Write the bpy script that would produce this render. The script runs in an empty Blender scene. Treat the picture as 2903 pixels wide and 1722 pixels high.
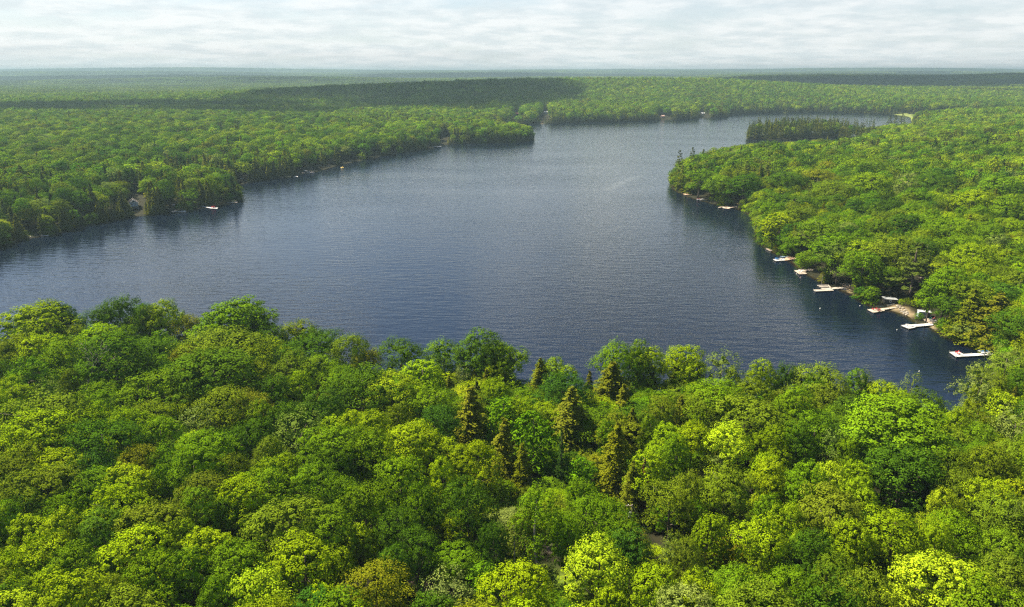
import bpy, math, random
import numpy as np
from mathutils import Vector, Matrix

random.seed(7)
RNG = np.random.default_rng(11)
SC = bpy.context.scene
COL = SC.collection

# ------------------------------------------------------------------ camera, sky, sun, exposure
W0, H0 = 2903.0, 1722.0            # size of the photograph the measurements below were read from
FPX = 1998.0                        # focal length in those pixels
CAMZ = 90.0
PITCH = math.radians(18.20)
cd = bpy.data.cameras.new('camera'); cam = bpy.data.objects.new('camera', cd); COL.objects.link(cam)
cd.sensor_width = 36.0; cd.lens = 36.0 * FPX / W0
cd.clip_start = 1.0; cd.clip_end = 80000.0
cam.location = (0, 0, CAMZ); cam.rotation_euler = (math.pi / 2 - PITCH, 0, 0)
SC.camera = cam

SUN_EL, SUN_AZ = math.radians(50), math.radians(-56)     # azimuth measured from +Y towards +X
SUN_DIR = Vector((math.sin(SUN_AZ) * math.cos(SUN_EL), math.cos(SUN_AZ) * math.cos(SUN_EL), math.sin(SUN_EL)))
EXPOSURE = 1.5
SC.view_settings.view_transform = 'Standard'; SC.view_settings.look = 'None'
SC.view_settings.exposure = EXPOSURE; SC.view_settings.gamma = 1.0; SC.view_settings.use_curve_mapping = False

wd = bpy.data.worlds.new('World'); SC.world = wd; wd.use_nodes = True
nt = wd.node_tree; N = nt.nodes; LK = nt.links.new
for n_ in list(N): N.remove(n_)
def nd(tree, t, **kw):
    n_ = tree.nodes.new(t)
    for k, v in kw.items(): setattr(n_, k, v)
    return n_
def mth(tree, op, a, b=None, c=None, clamp=False):
    n_ = tree.nodes.new('ShaderNodeMath'); n_.operation = op; n_.use_clamp = clamp
    for i, x in enumerate((a, b, c)):
        if x is None: continue
        if isinstance(x, (int, float)): n_.inputs[i].default_value = x
        else: tree.links.new(x, n_.inputs[i])
    return n_.outputs[0]
def mixc(tree, f, a, b, mode='MIX'):
    n_ = tree.nodes.new('ShaderNodeMix'); n_.data_type = 'RGBA'; n_.blend_type = mode
    for i, x in ((0, f), (6, a), (7, b)):
        if isinstance(x, (int, float)): n_.inputs[i].default_value = x
        elif isinstance(x, tuple): n_.inputs[i].default_value = x if len(x) == 4 else x + (1,)
        else: tree.links.new(x, n_.inputs[i])
    return n_.outputs[2]
def ramp(tree, f, stops):
    n_ = tree.nodes.new('ShaderNodeValToRGB'); e = n_.color_ramp.elements
    while len(e) < len(stops): e.new(0.5)
    for el, (p, c) in zip(e, stops):
        el.position = p; el.color = c if len(c) == 4 else tuple(c) + (1,)
    tree.links.new(f, n_.inputs[0]); return n_.outputs[0]

SKY_STRENGTH = 0.053
sky = nd(nt, 'ShaderNodeTexSky', sky_type='NISHITA'); sky.sun_disc = False
sky.sun_elevation = SUN_EL; sky.sun_rotation = SUN_AZ % (2 * math.pi)
sky.altitude = 300; sky.air_density = 1.0; sky.dust_density = 1.2; sky.ozone_density = 3.0
tc = nd(nt, 'ShaderNodeTexCoord'); sx = nd(nt, 'ShaderNodeSeparateXYZ'); LK(tc.outputs['Generated'], sx.inputs[0])
zc_ = mth(nt, 'MAXIMUM', sx.outputs[2], 0.0)
den = mth(nt, 'ADD', zc_, 0.13)
cx = nd(nt, 'ShaderNodeCombineXYZ'); LK(mth(nt, 'DIVIDE', sx.outputs[0], den), cx.inputs[0]); LK(mth(nt, 'DIVIDE', sx.outputs[1], den), cx.inputs[1])
n1 = nd(nt, 'ShaderNodeTexNoise'); n1.inputs['Scale'].default_value = 1.25; n1.inputs['Detail'].default_value = 7; n1.inputs['Roughness'].default_value = 0.6
LK(cx.outputs[0], n1.inputs['Vector'])
n2 = nd(nt, 'ShaderNodeTexNoise'); n2.inputs['Scale'].default_value = 3.0; n2.inputs['Detail'].default_value = 5; n2.inputs['Roughness'].default_value = 0.6
LK(cx.outputs[0], n2.inputs['Vector'])
hz = nd(nt, 'ShaderNodeMapRange'); hz.inputs[1].default_value = 0.0; hz.inputs[2].default_value = 0.40; hz.inputs[3].default_value = 1.0; hz.inputs[4].default_value = 0.0
LK(zc_, hz.inputs[0])
cover = mth(nt, 'ADD', mth(nt, 'MULTIPLY', n1.outputs[0], 1.0), mth(nt, 'MULTIPLY', hz.outputs[0], 0.34))
cmask = ramp(nt, cover, [(0.58, (0, 0, 0)), (0.82, (1, 1, 1))])
shade = ramp(nt, n2.outputs[0], [(0.38, (5.3, 5.75, 5.95)), (0.58, (7.1, 7.15, 7.1))])
skyw = mixc(nt, mth(nt, 'MULTIPLY', mth(nt, 'POWER', hz.outputs[0], 2.5), 0.85), sky.outputs[0], (5.15, 5.75, 6.0))   # pale air low over the horizon
skyc = mixc(nt, mth(nt, 'MULTIPLY', cmask, 0.7), skyw, shade)
bg = nd(nt, 'ShaderNodeBackground'); bg.inputs[1].default_value = SKY_STRENGTH; LK(skyc, bg.inputs[0])
wo = nd(nt, 'ShaderNodeOutputWorld'); LK(bg.outputs[0], wo.inputs[0])

sl = bpy.data.lights.new('sun', 'SUN'); so = bpy.data.objects.new('sun', sl); COL.objects.link(so)
sl.energy = 5.0; sl.angle = math.radians(0.5); sl.color = (1.0, 0.91, 0.70)
so.location = SUN_DIR * 500; so.rotation_euler = SUN_DIR.to_track_quat('Z', 'Y').to_euler()

SC.cycles.max_bounces = 5; SC.cycles.diffuse_bounces = 1; SC.cycles.glossy_bounces = 2
SC.cycles.transmission_bounces = 3; SC.cycles.transparent_max_bounces = 6; SC.cycles.volume_bounces = 0
SC.cycles.use_denoising = False
SC.cycles.caustics_reflective = False; SC.cycles.caustics_refractive = False
SC.cycles.filter_width = 1.3

# ------------------------------------------------------------------ projection helpers
SP_, CP_ = math.sin(PITCH), math.cos(PITCH)
def ray(u, v):
    a, b = (u - W0 / 2) / FPX, -(v - H0 / 2) / FPX
    return np.array((a, CP_ + b * SP_, -SP_ + b * CP_))
def at_z(u, v, z=0.0):
    d = ray(u, v); t = (z - CAMZ) / d[2]
    return np.array((d[0] * t, d[1] * t, z))
def project(p):
    p = np.atleast_2d(p); x, y, z = p[:, 0], p[:, 1], p[:, 2] - CAMZ
    dep = y * CP_ - z * SP_; up = y * SP_ + z * CP_
    dep = np.where(dep > 0.1, dep, 0.1)
    return W0 / 2 + FPX * x / dep, H0 / 2 - FPX * up / dep, dep
K = 2903.0 / 2502.0

# ------------------------------------------------------------------ lake outline (read at the waterline)
far_side = [(0, 605), (60, 584), (130, 575), (200, 553), (270, 541), (330, 530), (410, 523), (500, 509), (560, 498), (588, 489), (592, 478),
            (580, 466), (583, 453), (620, 444), (690, 435), (770, 421), (830, 404), (900, 389), (970, 375), (1050, 362), (1085, 356), (1110, 352),
            (1200, 350.5), (1270, 347.5), (1303, 343), (1304, 338), (1270, 328), (1220, 322), (1200, 312), (1260, 304.5), (1330, 303), (1400, 300.5),
            (1500, 298), (1560, 296), (1640, 293), (1700, 290.5), (1776, 286.5), (1782, 280), (1850, 277), (2000, 275), (2100, 277), (2180, 279.5),
            (2222, 286), (2228, 298), (2240, 318), (2215, 323), (2130, 332), (2085, 336), (2066, 326), (1950, 326), (1850, 330), (1826, 335), (1823, 341), (1880, 344), (1960, 341.5), (2040, 338), (2110, 345), (2100, 366), (2050, 374), (1990, 379), (1920, 385), (1850, 389), (1790, 393), (1700, 410),
            (1642, 440), (1640, 456), (1650, 467), (1700, 488), (1760, 503), (1815, 514), (1840, 532), (1850, 560), (1850, 590), (1882, 613),
            (1937, 642), (1967, 668), (2030, 701), (2080, 719), (2130, 750), (2180, 762), (2210, 768), (2240, 789), (2275, 803), (2300, 816), (2350, 842),
            (2400, 858), (2425, 866), (2440, 885), (2440, 915), (2425, 950)]
near_side = [(2350, 955), (2250, 958), (2150, 935), (2050, 915), (1950, 907), (1800, 905), (1740, 895), (1680, 880), (1600, 885), (1500, 890),
             (1420, 900), (1300, 895), (1260, 880), (1150, 860), (1050, 860), (950, 857), (850, 850), (780, 818), (700, 793), (600, 783), (490, 782),
             (400, 782), (300, 782), (200, 780), (100, 783), (0, 788)]
LAKE = [at_z(-160 * K, 640 * K)[:2]] + [at_z(u * K, v * K)[:2] for u, v in far_side]
for u, v in near_side:
    p = at_z(u * K, v * K, 17.0)[:2]; LAKE.append(p * (1 + 5.0 / np.linalg.norm(p)))
lp = LAKE[-1]
LAKE += [np.array((lp[0] - 120, lp[1] - 5)), np.array((lp[0] - 420, lp[1] + 40)), np.array((LAKE[0][0] - 350, LAKE[0][1] - 60))]
LAKE = np.array(LAKE)
def sdist(x, y):
    """metres to the shore, positive on land"""
    x = np.atleast_1d(np.asarray(x, float)); y = np.atleast_1d(np.asarray(y, float))
    out = np.empty(x.shape)
    A = LAKE; B = np.roll(LAKE, -1, 0)
    for s in range(0, len(x), 20000):
        px, py = x[s:s + 20000, None], y[s:s + 20000, None]
        dx, dy = (B - A)[:, 0], (B - A)[:, 1]
        t = np.clip(((px - A[:, 0]) * dx + (py - A[:, 1]) * dy) / (dx * dx + dy * dy + 1e-9), 0, 1)
        d = np.sqrt((((px - A[:, 0]) - t * dx) ** 2 + ((py - A[:, 1]) - t * dy) ** 2).min(1))
        cr = ((A[:, 1] > py) != (B[:, 1] > py)) & (px < dx * (py - A[:, 1]) / np.where(np.abs(dy) < 1e-9, 1e-9, dy) + A[:, 0])
        out[s:s + 20000] = np.where(cr.sum(1) % 2 == 1, -d, d)
    return out
_TAB = np.random.default_rng(3).random((256, 256))
def vnoise(x, y):
    x = np.asarray(x, float); y = np.asarray(y, float)
    xi, yi = np.floor(x).astype(int), np.floor(y).astype(int); fx, fy = x - xi, y - yi
    fx, fy = fx * fx * (3 - 2 * fx), fy * fy * (3 - 2 * fy)
    g = lambda i, j: _TAB[i % 256, j % 256]
    return (g(xi, yi) * (1 - fx) + g(xi + 1, yi) * fx) * (1 - fy) + (g(xi, yi + 1) * (1 - fx) + g(xi + 1, yi + 1) * fx) * fy
def fbm(x, y, o=3):
    return sum(vnoise(x * 2 ** k + 17.3 * k, y * 2 ** k - 9.1 * k) * 0.5 ** k for k in range(o)) / (2 - 0.5 ** (o - 1))
def smooth(a, b, x):
    t = np.clip((x - a) / (b - a), 0, 1); return t * t * (3 - 2 * t)
HILLS = [(-800, 1020, 420, 230, 9), (-150, 2050, 620, 280, 33), (540, 2250, 600, 280, 37), (1250, 3300, 800, 300, 47), (2500, 3350, 700, 400, 52), (640, 900, 260, 200, 5),
         (1650, 2350, 520, 200, 17), (-1500, 4300, 1300, 230, 34), (700, 4700, 1500, 260, 30), (-2600, 5900, 1800, 300, 36), (2600, 5600, 1700, 330, 38), (-300, 6900, 2400, 330, 40), (3900, 7800, 2200, 400, 42), (-4200, 8200, 2600, 420, 46), (900, 9300, 3500, 420, 46), (-5200, 11600, 3600, 500, 74), (1000, 11800, 2600, 500, 50), (5600, 11500, 3200, 500, 64)]
MARSH = np.array([at_z(u * K, v * K)[:2] for u, v in [(2150, 280), (2400, 281), (2520, 285), (2520, 293), (2380, 295), (2210, 297)]])
def in_poly(P, x, y):
    x = np.asarray(x)[..., None]; y = np.asarray(y)[..., None]; A = P; B = np.roll(P, -1, 0)
    cr = ((A[:, 1] > y) != (B[:, 1] > y)) & (x < (B[:, 0] - A[:, 0]) * (y - A[:, 1]) / np.where(np.abs(B[:, 1] - A[:, 1]) < 1e-9, 1e-9, B[:, 1] - A[:, 1]) + A[:, 0])
    return cr.sum(-1) % 2 == 1
def ground(x, y, sd=None):
    x = np.atleast_1d(np.asarray(x, float)); y = np.atleast_1d(np.asarray(y, float))
    if sd is None: sd = sdist(x, y)
    r = np.hypot(x, y)
    h = 0.10 * np.clip(sd, 0, 8) + np.where((x > 60) & (y > 230) & (y < 1150), 6.5, 9.0) * (1 - np.exp(-np.clip(sd - 6, 0, None) / 75.0))
    k = smooth(10, 170, sd)
    for cx_, cy_, sx_, sy_, a_ in HILLS:
        h = h + k * a_ * np.exp(-((x - cx_) / sx_) ** 2 - ((y - cy_) / sy_) ** 2)
    h = h + k * 5.0 * (fbm(x / 160, y / 160, 2) - 0.5)
    far = smooth(2400, 6500, r)
    h = h + far * (5 + 26 * (fbm(x / 2200 + 5, y / 900 + 2, 3) - 0.45)) + smooth(5000, 13800, r) * (42 + 26 * (fbm(x / 3600 + 3, y / 1500, 3) - .5))
    h = np.where(in_poly(MARSH, x, y), 0.35, h)
    return np.where(sd < 0, np.maximum(0.22 * sd, -5.0), h)

# ------------------------------------------------------------------ scene-graph helpers
def tag(o, label=None, cat=None, group=None, kind=None):
    if label: o['label'] = label
    if cat: o['category'] = cat
    if group: o['group'] = group
    if kind: o['kind'] = kind
    return o
def thing(name, label, cat, loc=(0, 0, 0), rotz=0.0, group=None):
    o = bpy.data.objects.new(name, None); COL.objects.link(o); o.empty_display_size = 0.5
    o.location = loc; o.rotation_euler = (0, 0, rotz)
    return tag(o, label, cat, group)
class MB:
    def __init__(s): s.v = []; s.f = []
    def add(s, vs, fs):
        b = len(s.v); s.v += [tuple(map(float, q)) for q in vs]; s.f += [tuple(i + b for i in f) for f in fs]; return s
    def box(s, c, size, rz=0.0, ry=0.0, rx=0.0):
        M = Matrix.Rotation(rz, 3, 'Z') @ Matrix.Rotation(ry, 3, 'Y') @ Matrix.Rotation(rx, 3, 'X')
        vs = [Vector(c) + M @ Vector((i * size[0] / 2, j * size[1] / 2, k * size[2] / 2)) for k in (-1, 1) for j in (-1, 1) for i in (-1, 1)]
        return s.add(vs, [(0, 2, 3, 1), (4, 5, 7, 6), (0, 1, 5, 4), (2, 6, 7, 3), (0, 4, 6, 2), (1, 3, 7, 5)])
    def prism(s, poly, z0, z1):
        n = len(poly); a = sum(poly[i][0] * poly[(i + 1) % n][1] - poly[(i + 1) % n][0] * poly[i][1] for i in range(n))
        if a < 0: poly = poly[::-1]
        vs = [(p[0], p[1], z0) for p in poly] + [(p[0], p[1], z1) for p in poly]
        return s.add(vs, [tuple(range(n - 1, -1, -1)), tuple(range(n, 2 * n))] + [(i, (i + 1) % n, n + (i + 1) % n, n + i) for i in range(n)])
    def tube(s, pts, rad, n=6):
        pts = [Vector(p) for p in pts]; m = len(pts); rr = rad if isinstance(rad, (list, tuple)) else [rad] * m
        vs = []
        for i, p in enumerate(pts):
            d = (pts[min(i + 1, m - 1)] - pts[max(i - 1, 0)]).normalized()
            a = d.cross(Vector((0.31, 0.2, 0.93)) if abs(d.z) < .9 else Vector((1, 0, 0))).normalized(); b = d.cross(a)
            vs += [p + (a * math.cos(2 * math.pi * k / n) + b * math.sin(2 * math.pi * k / n)) * rr[i] for k in range(n)]
        fs = [(i * n + k, i * n + (k + 1) % n, (i + 1) * n + (k + 1) % n, (i + 1) * n + k) for i in range(m - 1) for k in range(n)]
        return s.add(vs, fs + [tuple(range(n - 1, -1, -1)), tuple((m - 1) * n + k for k in range(n))])
    def mesh(s, name, mat, smoothed=False):
        me = bpy.data.meshes.new(name); me.from_pydata(s.v, [], s.f); me.materials.append(mat)
        if smoothed: me.polygons.foreach_set('use_smooth', [True] * len(me.polygons))
        me.update(); return me
    def build(s, name, mat, parent=None, smoothed=False, kind=None):
        o = bpy.data.objects.new(name, s.mesh(name, mat, smoothed)); COL.objects.link(o)
        if parent is not None: o.parent = parent
        if kind: o['kind'] = kind
        return o
def copy_tree(o, parent=None):
    c = o.copy(); COL.objects.link(c)
    if parent is not None: c.parent = parent
    for ch in list(o.children): copy_tree(ch, c)
    return c

# ------------------------------------------------------------------ materials
def base_mat(name):
    m = bpy.data.materials.new(name); m.use_nodes = True
    return m, m.node_tree, m.node_tree.nodes['Principled BSDF']
def plain(name, col, rough=0.6, var=0.25, scale=1.5, metal=0.0):
    m, t, b = base_mat(name)
    no = nd(t, 'ShaderNodeTexNoise'); no.inputs['Scale'].default_value = scale; no.inputs['Detail'].default_value = 4
    tcx = nd(t, 'ShaderNodeTexCoord'); t.links.new(tcx.outputs['Object'], no.inputs['Vector'])
    lo = tuple(c * (1 - var) for c in col); hi = tuple(min(1, c * (1 + var)) for c in col)
    t.links.new(ramp(t, no.outputs[0], [(0.3, lo), (0.7, hi)]), b.inputs['Base Color'])
    b.inputs['Roughness'].default_value = rough; b.inputs['Metallic'].default_value = metal
    return m
def planked(name, col, pitch=0.15, rot=0.0, rough=0.8):
    m, t, b = base_mat(name)
    tcx = nd(t, 'ShaderNodeTexCoord'); mp = nd(t, 'ShaderNodeMapping'); mp.inputs['Rotation'].default_value = (0, 0, rot)
    t.links.new(tcx.outputs['Object'], mp.inputs[0])
    wv = nd(t, 'ShaderNodeTexWave', wave_type='BANDS', bands_direction='X'); wv.inputs['Scale'].default_value = 0.314 / pitch; wv.inputs['Distortion'].default_value = 0.4
    t.links.new(mp.outputs[0], wv.inputs[0])
    no = nd(t, 'ShaderNodeTexNoise'); no.inputs['Scale'].default_value = 0.8; no.inputs['Detail'].default_value = 5; t.links.new(mp.outputs[0], no.inputs[0])
    c1 = ramp(t, no.outputs[0], [(0.3, tuple(c * 0.72 for c in col)), (0.7, tuple(min(1, c * 1.15) for c in col))])
    c2 = ramp(t, wv.outputs[0], [(0.0, (0.45, 0.45, 0.45)), (0.16, (1, 1, 1))])
    t.links.new(mixc(t, 1.0, c1, c2, 'MULTIPLY'), b.inputs['Base Color']); b.inputs['Roughness'].default_value = rough
    return m
M = dict(
    white_deck=planked('white_deck', (0.62, 0.60, 0.59), 0.3), grey_deck=planked('grey_deck', (0.42, 0.37, 0.32), 0.3, 0.6), tan_deck=planked('tan_deck', (0.5, 0.40, 0.32), 0.3),
    weathered=planked('weathered_deck', (0.36, 0.27, 0.23), 0.3, 0.8), orange_deck=planked('orange_deck', (0.52, 0.34, 0.22), 0.3),
    post=plain('dock_post', (0.2, 0.2, 0.19)), red=plain('red_paint', (0.42, 0.018, 0.03), 0.5, 0.12), white=plain('white_paint', (0.78, 0.77, 0.75), 0.45, 0.06),
    blue=plain('blue_paint', (0.03, 0.16, 0.42), 0.4, 0.15), teal=plain('teal_paint', (0.02, 0.17, 0.16), 0.4, 0.1), yellow=plain('yellow_vinyl', (0.75, 0.52, 0.10), 0.4, 0.1),
    paleyellow=plain('pale_yellow_paint', (0.68, 0.60, 0.30), 0.5, 0.1), brownred=plain('brown_red_paint', (0.16, 0.03, 0.03), 0.6, 0.2), dark=plain('dark_wood', (0.035, 0.032, 0.03), 0.7), grey=plain('grey_metal', (0.3, 0.31, 0.32), 0.5),
    glass=plain('window_glass', (0.02, 0.025, 0.03), 0.08, 0.1), siding=planked('grey_blue_siding', (0.33, 0.38, 0.42), 0.25), paleroof=plain('pale_roof', (0.5, 0.5, 0.5), 0.7, 0.12),
    houseblue=planked('pale_blue_siding', (0.42, 0.5, 0.52), 0.3), housetrim=plain('house_trim', (0.72, 0.74, 0.74), 0.5, 0.05), brownroof=plain('grey_brown_shingle', (0.17, 0.145, 0.13), 0.9, 0.3, 3), redroof=plain('red_roof', (0.3, 0.06, 0.06), 0.7),
    shedroof=plain('dark_brown_shingle', (0.05, 0.03, 0.022), 0.9, 0.3, 4), bark=plain('bark', (0.11, 0.085, 0.065), 0.9, 0.35, 3), greybark=plain('grey_dead_wood', (0.33, 0.28, 0.25), 0.9, 0.25, 3), birchbark=plain('birch_bark', (0.42, 0.40, 0.37), 0.8, 0.3, 5),
    wood=plain('driftwood', (0.36, 0.27, 0.2), 0.85, 0.35, 2), rock=plain('granite', (0.30, 0.26, 0.22), 0.85, 0.4, 1.4), thatch=plain('pinkish_grey_roof', (0.30, 0.22, 0.20), 0.9, 0.2, 2), palefab=plain('pale_fabric', (0.66, 0.52, 0.5), 0.8, 0.1),
    lightblue=plain('light_blue_cover', (0.35, 0.5, 0.62), 0.5, 0.15), branch=plain('cut_branches', (0.13, 0.09, 0.075), 0.95, 0.4, 4), utility=plain('utility_wood', (0.26, 0.21, 0.17), 0.9, 0.2, 3), wire=plain('aluminium_wire', (0.5, 0.48, 0.45), 0.5, .05), salmon=plain('salmon_cladding', (0.42, 0.27, 0.22), 0.8, .1))

def leaf_mat(name, transl=0.38, gloss=0.04):
    m = bpy.data.materials.new(name); m.use_nodes = True; t = m.node_tree
    for n_ in list(t.nodes): t.nodes.remove(n_)
    a = nd(t, 'ShaderNodeAttribute', attribute_type='INSTANCER', attribute_name='tint')
    s = nd(t, 'ShaderNodeAttribute', attribute_type='GEOMETRY', attribute_name='leaf_tone')
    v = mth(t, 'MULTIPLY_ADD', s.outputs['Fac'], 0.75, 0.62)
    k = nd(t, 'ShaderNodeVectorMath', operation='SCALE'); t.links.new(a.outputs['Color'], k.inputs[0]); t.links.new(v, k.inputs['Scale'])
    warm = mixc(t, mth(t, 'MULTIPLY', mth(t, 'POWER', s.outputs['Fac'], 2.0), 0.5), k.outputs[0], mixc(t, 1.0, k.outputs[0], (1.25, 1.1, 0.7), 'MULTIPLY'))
    d = nd(t, 'ShaderNodeBsdfDiffuse'); t.links.new(warm, d.inputs[0])
    tr = nd(t, 'ShaderNodeBsdfTranslucent'); t.links.new(mixc(t, 1.0, warm, (0.75, 1.15, 0.4), 'MULTIPLY'), tr.inputs[0])
    mx = nd(t, 'ShaderNodeMixShader'); mx.inputs[0].default_value = transl; t.links.new(d.outputs[0], mx.inputs[1]); t.links.new(tr.outputs[0], mx.inputs[2])
    o = nd(t, 'ShaderNodeOutputMaterial'); t.links.new(mx.outputs[0], o.inputs[0])
    return m
LEAF = leaf_mat('broad_leaves', 0.12); NEEDLE = leaf_mat('needles', 0.15)

# ------------------------------------------------------------------ ground sheet and water
def polar_sheet(th, rr):
    T, R_ = np.meshgrid(th, rr); x = (R_ * np.sin(T)).ravel(); y = (R_ * np.cos(T)).ravel()
    nt_, nr = len(th), len(rr); i = np.arange(nr - 1)[:, None] * nt_ + np.arange(nt_ - 1)[None]
    q = np.stack([i, i + 1, i + nt_ + 1, i + nt_], -1).reshape(-1, 4)
    return x, y, q
def sheet_mesh(name, x, y, z, q, mat, attrs, smoothed=True):
    me = bpy.data.meshes.new(name); me.vertices.add(len(x)); me.vertices.foreach_set('co', np.stack([x, y, z], 1).astype(np.float32).ravel())
    me.loops.add(q.size); me.loops.foreach_set('vertex_index', q[:, ::-1].ravel().astype(np.int32))
    me.polygons.add(len(q)); me.polygons.foreach_set('loop_start', (np.arange(len(q)) * 4).astype(np.int32))
    me.polygons.foreach_set('use_smooth', np.full(len(q), smoothed))
    me.update(calc_edges=True)
    for k, a in attrs.items():
        at = me.attributes.new(k, 'FLOAT', 'POINT'); at.data.foreach_set('value', a.astype(np.float32))
    me.materials.append(mat); o = bpy.data.objects.new(name, me); COL.objects.link(o); return o
th = np.concatenate([np.linspace(-math.pi, -0.84, 60)[:-1], np.linspace(-0.84, 0.84, 470), np.linspace(0.84, math.pi, 60)[1:]])
rr = np.concatenate([np.array([0.5, 20, 45]), np.geomspace(60, 14500, 320)])
gx, gy, gq = polar_sheet(th, rr); gsd = sdist(gx, gy); gz = ground(gx, gy, gsd)
# sand, lawn and gravel patches (centre pixel, radius in metres)
def patch(spots):
    a = np.zeros(len(gx))
    for u, v, z, r in spots:
        for _ in range(10):
            p = at_z(u, v, z); z = .5 * z + .5 * max(float(ground(p[0], p[1])[0]), .05)
        a = np.maximum(a, smooth(1.0, 0.45, np.hypot(gx - p[0], gy - p[1]) / r))
    return a
sand = patch([(2545, 871, .5, 4), (2560, 882, .4, 4), (2575, 893, .3, 3), (2650, 925, .4, 3.5), (2765, 985, .5, 3.5), (2785, 992, .5, 4), (2808, 1003, .6, 4), (2405, 818, .4, 3), (2418, 826, .3, 3), (1536, 348, .3, 9), (1536, 338, 3, 8), (130, 682, .3, 4), (2100, 586, .4, 4), (90, 668, .5, 3), (2840, 1062, 1, 5)])
lawn = patch([(388, 602, .6, 3.2), (72, 664, .6, 5), (1545, 1665, 9, 7), (1450, 1700, 9, 6), (1590, 1700, 9, 7), (1395, 1716, 9, 7), (2018, 565, .6, 3)])
gravel = patch([(1566, 1551, 9, 1.9)])
marsh = in_poly(MARSH, gx, gy).astype(float) + np.where((gx > 300) & (gy > 1300) & (gsd < 40) & (gsd > 0) & (gx > 620), 0.8, 0)
m_g, t, b = base_mat('forest_floor')
no = nd(t, 'ShaderNodeTexNoise'); no.inputs['Scale'].default_value = 0.35; no.inputs['Detail'].default_value = 6
geo = nd(t, 'ShaderNodeNewGeometry'); t.links.new(geo.outputs['Position'], no.inputs['Vector'])
c = ramp(t, no.outputs[0], [(0.3, (0.012, 0.013, 0.006)), (0.7, (0.028, 0.026, 0.013))])
for an, lo, hi in (('sand', (0.17, 0.125, 0.07), (0.30, 0.235, 0.145)), ('lawn', (0.07, 0.12, 0.010), (0.13, 0.17, 0.016)), ('gravel', (0.20, 0.155, 0.135), (0.28, 0.22, 0.19)), ('marsh', (0.13, 0.17, 0.04), (0.22, 0.24, 0.07))):
    a = nd(t, 'ShaderNodeAttribute', attribute_type='GEOMETRY', attribute_name=an)
    c = mixc(t, mth(t, 'MULTIPLY', a.outputs['Fac'], 1.0, clamp=True), c, ramp(t, no.outputs[0], [(0.35, lo), (0.65, hi)]))
t.links.new(c, b.inputs['Base Color']); b.inputs['Roughness'].default_value = 0.95; b.inputs['Specular IOR Level'].default_value = 0.1
tag(sheet_mesh('ground', gx, gy, gz, gq, m_g, dict(sand=sand, lawn=lawn, gravel=gravel, marsh=np.clip(marsh, 0, 1))), kind='structure')

keep = (gsd[gq].min(1) < 6) & (np.hypot(gx, gy)[gq].max(1) < 4000)
wq = gq[keep]; used = np.unique(wq); re = np.full(len(gx), -1); re[used] = np.arange(len(used)); wq = re[wq]
wk = [at_z(u, v)[:2] for u, v in ((1722, 540), (1745, 528), (1768, 516), (1795, 505), (1822, 497))]
wake = np.zeros(len(used))
for (a_, b_), q_ in zip(zip(wk[:-1], wk[1:]), (.5, 1, .9, .5)):
    e_ = b_ - a_; L_ = np.linalg.norm(e_); tt = np.clip(((gx[used] - a_[0]) * e_[0] + (gy[used] - a_[1]) * e_[1]) / L_ ** 2, 0, 1)
    wake = np.maximum(wake, q_ * smooth(5.5, 0.5, np.hypot(gx[used] - a_[0] - tt * e_[0], gy[used] - a_[1] - tt * e_[1])))
m_w, t, b = base_mat('lake_water')
geo = nd(t, 'ShaderNodeNewGeometry')
def wnoise(scale, sy, detail, rot=0.0, rough=0.55):
    mp = nd(t, 'ShaderNodeMapping'); mp.inputs['Scale'].default_value = (scale, scale * sy, scale); mp.inputs['Rotation'].default_value = (0, 0, rot)
    t.links.new(geo.outputs['Position'], mp.inputs[0]); n_ = nd(t, 'ShaderNodeTexNoise'); n_.inputs['Scale'].default_value = 1; n_.inputs['Detail'].default_value = detail; n_.inputs['Roughness'].default_value = rough
    t.links.new(mp.outputs[0], n_.inputs[0]); return n_.outputs[0]
w1 = wnoise(0.10, 3.2, 3, 0.12); w2 = wnoise(0.32, 2.2, 3, -0.15); w3 = wnoise(1.1, 1.6, 2, 0.3)
gust = ramp(t, wnoise(0.006, 2.2, 4, 0.2), [(0.3, (0.55, 0.55, 0.55)), (0.72, (1.15, 1.15, 1.15))])
hgt = mth(t, 'MULTIPLY', mth(t, 'ADD', mth(t, 'ADD', mth(t, 'MULTIPLY', w1, 1.9), mth(t, 'MULTIPLY', w2, 0.75)), mth(t, 'MULTIPLY', w3, 0.2)), gust)
bp = nd(t, 'ShaderNodeBump'); bp.inputs['Strength'].default_value = 1.0; bp.inputs['Distance'].default_value = 0.15; t.links.new(hgt, bp.inputs['Height'])
a = nd(t, 'ShaderNodeAttribute', attribute_type='GEOMETRY', attribute_name='shore')
shal = ramp(t, mth(t, 'MULTIPLY_ADD', a.outputs['Fac'], 0.22, mth(t, 'MULTIPLY', wnoise(0.25, 1, 4), 0.35)), [(0.12, (0.06, 0.040, 0.016)), (0.36, (0.014, 0.011, 0.007)), (0.75, (0.003, 0.0065, 0.016))])
aw = nd(t, 'ShaderNodeAttribute', attribute_type='GEOMETRY', attribute_name='wake')
shal = mixc(t, mth(t, 'MULTIPLY', aw.outputs['Fac'], mth(t, 'MULTIPLY', w2, 0.2)), shal, (0.5, 0.53, 0.55))
t.links.new(shal, b.inputs['Base Color']); b.inputs['Roughness'].default_value = 0.08; b.inputs['IOR'].default_value = 1.5; t.links.new(bp.outputs[0], b.inputs['Normal'])
tag(sheet_mesh('lake_water', gx[used], gy[used], np.zeros(len(used)), wq, m_w, dict(shore=np.clip(-gsd[used], 0, 50), wake=wake)), kind='structure')

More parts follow.
